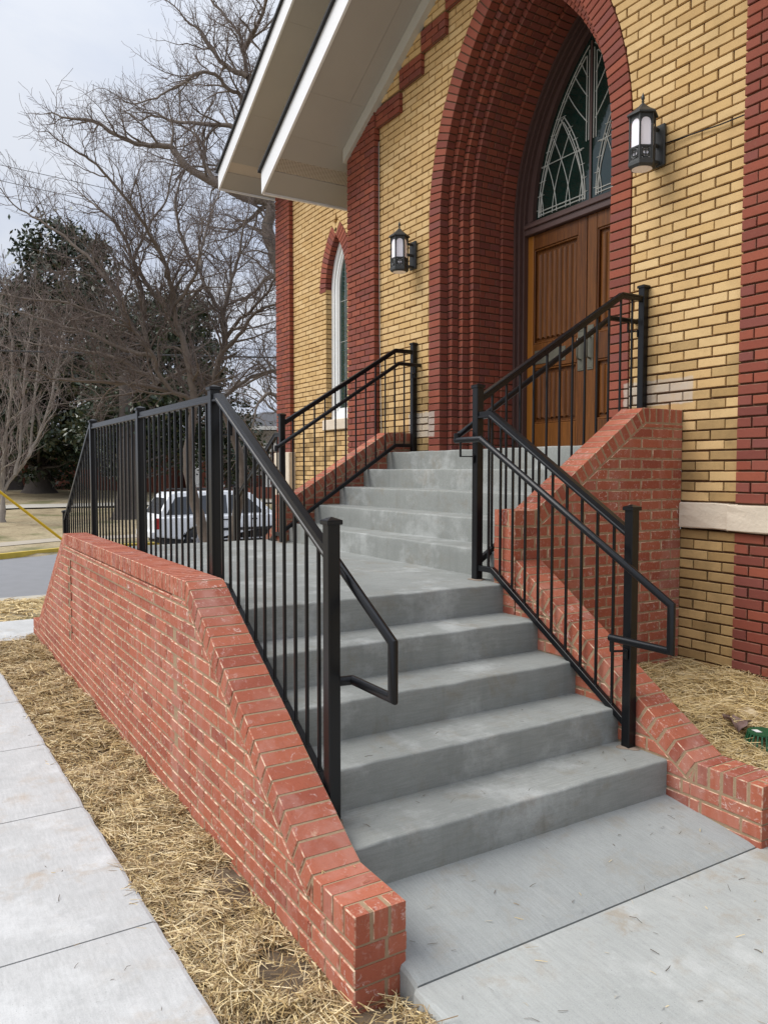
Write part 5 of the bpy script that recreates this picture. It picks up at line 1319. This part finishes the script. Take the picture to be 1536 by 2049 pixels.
# ------------------------------------------------------------------ brick house with porch, far side of the lawn
M['farbrick'] = simple('house_brick', (.25, .085, .055), .9, var=.2, scale=2)
M['housewhite'] = simple('house_white_paint', (.72, .71, .68), .7, var=.06, scale=2)
M['houseroof'] = simple('house_shingles', (.075, .075, .08), .9, var=.25, scale=4)
M['houseglass'] = glassmat('house_window_glass', (.02, .022, .025), .08, .05)
def house(label, A, B, depth, h, wins, porch=None):
    A, B = Vector((*A, 0)), Vector((*B, 0)); U = (B-A).normalized(); L = (B-A).length; W = U.cross(Z)       # W: towards the viewer or away
    if (CAM-A).dot(W) < 0: W = -W
    zg = .22; root = empty('brick_house', (A.x, A.y, zg), label, 'house')
    def box(nm, u0, u1, w0, w1, za, zb2, mat, par=root, ch=0):
        mb = MB(); Mx = Matrix((U, -W, Z)).transposed(); mb.obox(A+U*(u0+u1)/2+W*(w0+w1)/2+Z*((za+zb2)/2), (u1-u0, abs(w1-w0), zb2-za), Mx, ch); return fixn(mb.build(nm, mat, par))
    box('wall', 0, L, -depth, 0, zg-1.2, zg+h, M['farbrick'])
    mb = MB(); e = .6; P = lambda u, w, z: A+U*u+W*w+Z*z
    mb.add([P(-e, e, zg+h), P(L+e, e, zg+h), P(L+e, -depth-e, zg+h), P(-e, -depth-e, zg+h), P(depth/2, -depth/2, zg+h+1.6), P(L-depth/2, -depth/2, zg+h+1.6)], [(0, 1, 5, 4), (1, 2, 5), (2, 3, 4, 5), (3, 0, 4), (3, 2, 1, 0)])
    rf = fixn(mb.build('roof', M['houseroof'], root)); box('eave_fascia', -e, L+e, e, e+.06, zg+h-.2, zg+h+.03, M['housewhite'], rf)
    for u in wins:
        f = box('window', u-.65, u+.65, .01, .06, zg+.9, zg+2.3, M['housewhite']); box('pane', u-.56, u-.03, .065, .075, zg+.98, zg+2.22, M['houseglass'], f); box('pane', u+.03, u+.56, .065, .075, zg+.98, zg+2.22, M['houseglass'], f)
    if porch:
        u0, u1, d = porch
        box('porch_floor', u0, u1, .0, d, zg-.8, zg+.32, M['farbrick'])
        box('porch_wall', u0+.1, u1-.1, .01, .08, zg+2.5, zg+h-.02, M['housewhite'])
        n = int((u1-u0)/1.3)
        for i in range(n+1):
            u = u0+.15+(u1-u0-.3)*i/n; c = box('column', u-.14, u+.14, d-.3, d-.02, zg+.46, zg+2.45, M['housewhite'], root, .03); box('column_base', u-.2, u+.2, d-.36, d+.03, zg+.325, zg+.458, M['housewhite'], c); box('column_capital', u-.19, u+.19, d-.35, d+.02, zg+2.452, zg+2.56, M['housewhite'], c)
        box('porch_beam', u0, u1, d-.34, d+.0, zg+2.563, zg+2.95, M['housewhite'])
        pr = box('porch_roof', u0-.4, u1+.4, -.1, d+.5, zg+h+.045, zg+h+.22, M['houseroof'])
        box('eave_fascia', u0-.4, u1+.4, d+.51, d+.56, zg+h-.02, zg+h+.2, M['housewhite'], pr)
        dr_ = box('door', u0+2.0, u0+3.0, .02, .07, zg+.33, zg+2.4, M['houseglass']); box('window', u0+3.6, u0+4.6, .01, .06, zg+1.0, zg+2.3, M['housewhite'])
house('low brick house beyond the trees, its walls glimpsed under the magnolias', (-66, -2), (-47.6, 13.2), 8, 3.1, (4, 9, 14, 19.5))
house('brick house with a white columned porch seen past the church corner', (-45.8, 14.3), (-40.5, 27), 9, 3.75, (10.5,), (.2, 8.8, 2.4))

# ------------------------------------------------------------------ parked white truck
M['carpaint'] = simple('white_car_paint', (.78, .79, .80), .25, var=.02, scale=2, spec=.6)
M['carglass'] = simple('tinted_car_glass', (.045, .05, .058), .08, var=.2, scale=2, spec=.7)
M['rubber'] = simple('black_rubber', (.022, .022, .023), .75, var=.2, scale=10)
M['alloy'] = simple('alloy_wheel', (.42, .42, .43), .35, metal=.6, var=.1)
M['taillight'] = simple('red_tail_light', (.35, .018, .02), .2, var=.2)
def truck(x, y, z):
    root = empty('parked_truck', (x, y, z), 'white four-door vehicle with tinted windows parked along the street behind the railing', 'truck')
    P = lambda a, b, c: (x+a, y+b, z+c)              # a: towards us, b: forward (+Y), c: up
    def arc(cy, r, n=10): return [(cy+r*math.cos(math.pi*i/n), .36+r*math.sin(math.pi*i/n)) for i in range(n+1)]   # from +b to -b
    R = .42; yr, yf = -1.32, 1.62
    out = [(-2.50, .50), (-2.56, .62), (-2.55, .98), (-2.46, 1.06), (1.05, 1.09), (2.15, .99), (2.44, .88), (2.52, .62), (2.46, .42)]
    low = [(yf+R, .36)]+arc(yf, R)[1:]+[(yr+R, .36)]+arc(yr, R)[1:]
    poly = out+[(yf+R+.02, .34)]+arc(yf, R)+[(yf-R-.02, .34), (yr+R+.02, .34)]+arc(yr, R)+[(yr-R-.02, .40)]
    def extr(nm, poly, w0, w1, mat, par, bev=.0, taper=None):
        bm = bmesh.new(); n = len(poly)
        a = [bm.verts.new(P(w1-(taper(c) if taper else 0), b, c)) for b, c in poly]; d = [bm.verts.new(P(w0+(taper(c) if taper else 0), b, c)) for b, c in poly]
        bm.faces.new(a); bm.faces.new(d[::-1])
        for i in range(n): bm.faces.new((a[i], d[i], d[(i+1) % n], a[(i+1) % n]))
        bmesh.ops.recalc_face_normals(bm, faces=bm.faces)
        if bev:
            bmesh.ops.bevel(bm, geom=[e for e in bm.edges if len(e.link_faces) == 2 and e.calc_face_angle(0) > .9], offset=bev, segments=3, profile=.5, affect='EDGES')
        me = bpy.data.meshes.new(nm); bm.to_mesh(me); bm.free(); me.materials.append(mat); o = bpy.data.objects.new(nm, me); COL.objects.link(o); attach(o, par); return autosm(o, 40)
    body = extr('body', poly, -.93, .93, M['carpaint'], root, .05)
    tp_ = lambda c: .05+.17*max(0, c-1.05)/.7
    cab = [(-2.44, 1.05), (-2.12, 1.66), (-1.95, 1.755), (.10, 1.775), (.42, 1.72), (1.16, 1.07)]
    extr('cabin', cab, -.90, .90, M['carpaint'], root, .03, tp_)
    wn = [[(-2.22, 1.12), (-1.92, 1.62), (-1.30, 1.66), (-1.30, 1.12)], [(-1.20, 1.12), (-1.20, 1.66), (-.38, 1.675), (-.38, 1.12)], [(-.30, 1.12), (-.30, 1.675), (.20, 1.66), (.82, 1.12)]]
    for s in (1, -1):
        for q in wn:
            V = [P(s*(.904-tp_(c)), b, c) for b, c in q]; mk('side_window', V+[P(s*(.88-tp_(c)), b, c) for b, c in q], [(0, 1, 2, 3) if s < 0 else (3, 2, 1, 0)]+[(i, (i+1) % 4, 4+(i+1) % 4, 4+i) for i in range(4)], M['carglass'], root)
    mk('rear_window', [P(-.72, -2.40, 1.15), P(.72, -2.40, 1.15), P(.62, -2.165, 1.6), P(-.62, -2.165, 1.6)], [(0, 1, 2, 3)], M['carglass'], root)
    mk('windscreen', [P(-.72, 1.12, 1.12), P(.72, 1.12, 1.12), P(.62, .50, 1.68), P(-.62, .50, 1.68)], [(3, 2, 1, 0)], M['carglass'], root)
    for s in (1, -1):
        mb = MB(); mb.box(P(s*.885-.03, -2.575, .72), P(s*.885+.055, -2.40, 1.04), .015); fixn(mb.build('tail_light', M['taillight'], root))
        mb = MB(); mb.box(P(s*.80-.1, 2.38, .70), P(s*.80+.1, 2.52, .86), .02); mb.build('headlight', M['alloy'], root)
        mb = MB(); mb.box(P(s*1.0-.10, .66, 1.08), P(s*1.0+.10, .78, 1.26), .03); mb.build('mirror', M['carpaint'], root)
        for b in (-.55, .35):
            mb = MB(); mb.box(P(s*.945-.015, b, .93), P(s*.945+.015, b+.17, .965), .008); mb.build('door_handle', M['rubber'], root)
        mb = MB(); mb.box(P(s*.94-.012, -.86, .62), P(s*.94+.012, 1.13, .70), .008); mb.build('side_moulding', M['rubber'], root)
        mb = MB(); mb.tube([P(s*.66, -1.85, 1.80), P(s*.66, -1.7, 1.835), P(s*.66, -.1, 1.845), P(s*.66, .05, 1.80)], .018, 6); mb.build('roof_rail', M['rubber'], root)
        for b in (-1.25, -.34, .92):                      # door gaps
            mb = MB(); mb.box(P(s*.931-.003, b-.006, .50), P(s*.931+.003, b+.006, 1.06)); mb.build('door_seam', M['rubber'], root)
    mb = MB(); mb.box(P(-.86, -2.66, .46), P(.86, -2.50, .66), .03); mb.build('bumper', M['carpaint'], root)
    mb = MB(); mb.box(P(-.80, -2.3, .28), P(.80, 2.3, .42)); mb.build('chassis', M['rubber'], root)
    for s in (1, -1):
        for b in (yr, yf):
            V = []; F = []; n = 28; prof = [(.20, -.11), (.33, -.115), (.365, -.09), (.37, 0), (.365, .09), (.33, .115), (.20, .11)]
            for r, w_ in prof: V += [P(s*.82+w_, b+r*math.cos(2*math.pi*k/n), .37+r*math.sin(2*math.pi*k/n)) for k in range(n)]
            F = [(i*n+k, i*n+(k+1) % n, (i+1)*n+(k+1) % n, (i+1)*n+k) for i in range(len(prof)-1) for k in range(n)]
            wh = empty('wheel', P(s*.82, b, .37)); attach(wh, root)
            ty = mk('tyre', V, F, M['rubber'], wh, True)
            mb = MB(); o_ = s*.82+s*.085
            mb.tube([P(o_, b, .37), P(o_-s*.03, b, .37)], .07, 12)
            for k in range(5):
                th = 2*math.pi*k/5+.3; mb.tube([P(o_, b+.05*math.cos(th), .37+.05*math.sin(th)), P(o_+s*.01, b+.23*math.cos(th), .37+.23*math.sin(th))], [.045, .032], 6)
            mb.tube([P(o_+s*.004, b+.235*math.cos(2*math.pi*k/24), .37+.235*math.sin(2*math.pi*k/24)) for k in range(25)], .02, 6); mb.build('rim', M['alloy'], wh)
            mk('hub_shadow', [P(s*.82+s*.02, b+.24*math.cos(2*math.pi*k/16), .37+.24*math.sin(2*math.pi*k/16)) for k in range(16)], [tuple(range(16)) if s > 0 else tuple(reversed(range(16)))], M['rubber'], wh)
    return root
truck(-21.15, 7.45, -.862)

# ------------------------------------------------------------------ guy wire and overhead lines
M['yellowguard'] = simple('yellow_plastic_guard', (.62, .42, .015), .45, var=.06)
M['wire'] = simple('dark_wire', (.03, .03, .032), .6)
a0, a1 = Vector((-11.33, 2.22, ground_z(-11.33, 2.22)-.05)), Vector((-11.27, .32, 1.02)); d_ = (a1-a0)
gw = empty('guy_wire', a0, 'bright yellow guard sleeve on a slanting guy wire beyond the end of the brick wall', 'guy wire')
mb = MB(); mb.tube([a0+d_*.06, a0+d_*1.35], .021, 10); autosm(mb.build('guard_sleeve', M['yellowguard'], gw), 50)
mb = MB(); mb.tube([a0, a0+d_*6.5], .005, 6); mb.build('steel_wire', M['wire'], gw)
def wire(name, label, A, B, sag, r):
    A, B = Vector(A), Vector(B); P = [A.lerp(B, t/24)-Z*(sag*4*(t/24)*(1-t/24)) for t in range(25)]
    mb = MB(); mb.tube(P, r, 5); tag(mb.build(name, M['wire'], None), label, 'power line', 'overhead lines above the street')
q0, q1 = Vector((-29.4, 2.05, 0)), Vector((-27.8, 4.9, 0)); dq = (q1-q0)
for z0_, z1_, r, s, lab in ((11.3, 10.4, .011, .0, 'highest thin overhead wire slanting across the pale sky'), (10.75, 9.85, .011, .0, 'second thin overhead wire just under the highest one'), (10.3, 9.45, .009, 0, 'lowest of the thin wires above the dark evergreens'), (5.95, 5.86, .035, 0, 'thick dark cable stretched across the bare branches'), (6.3, 6.1, .014, 0, 'thin wire just above the thick dark cable')):
    A = q0-dq*6; B = q1+dq*7; k = (z1_-z0_); wire('power_line', lab, (A.x, A.y, z0_-k*6), (B.x, B.y, z1_+k*7*.5), .25, r)
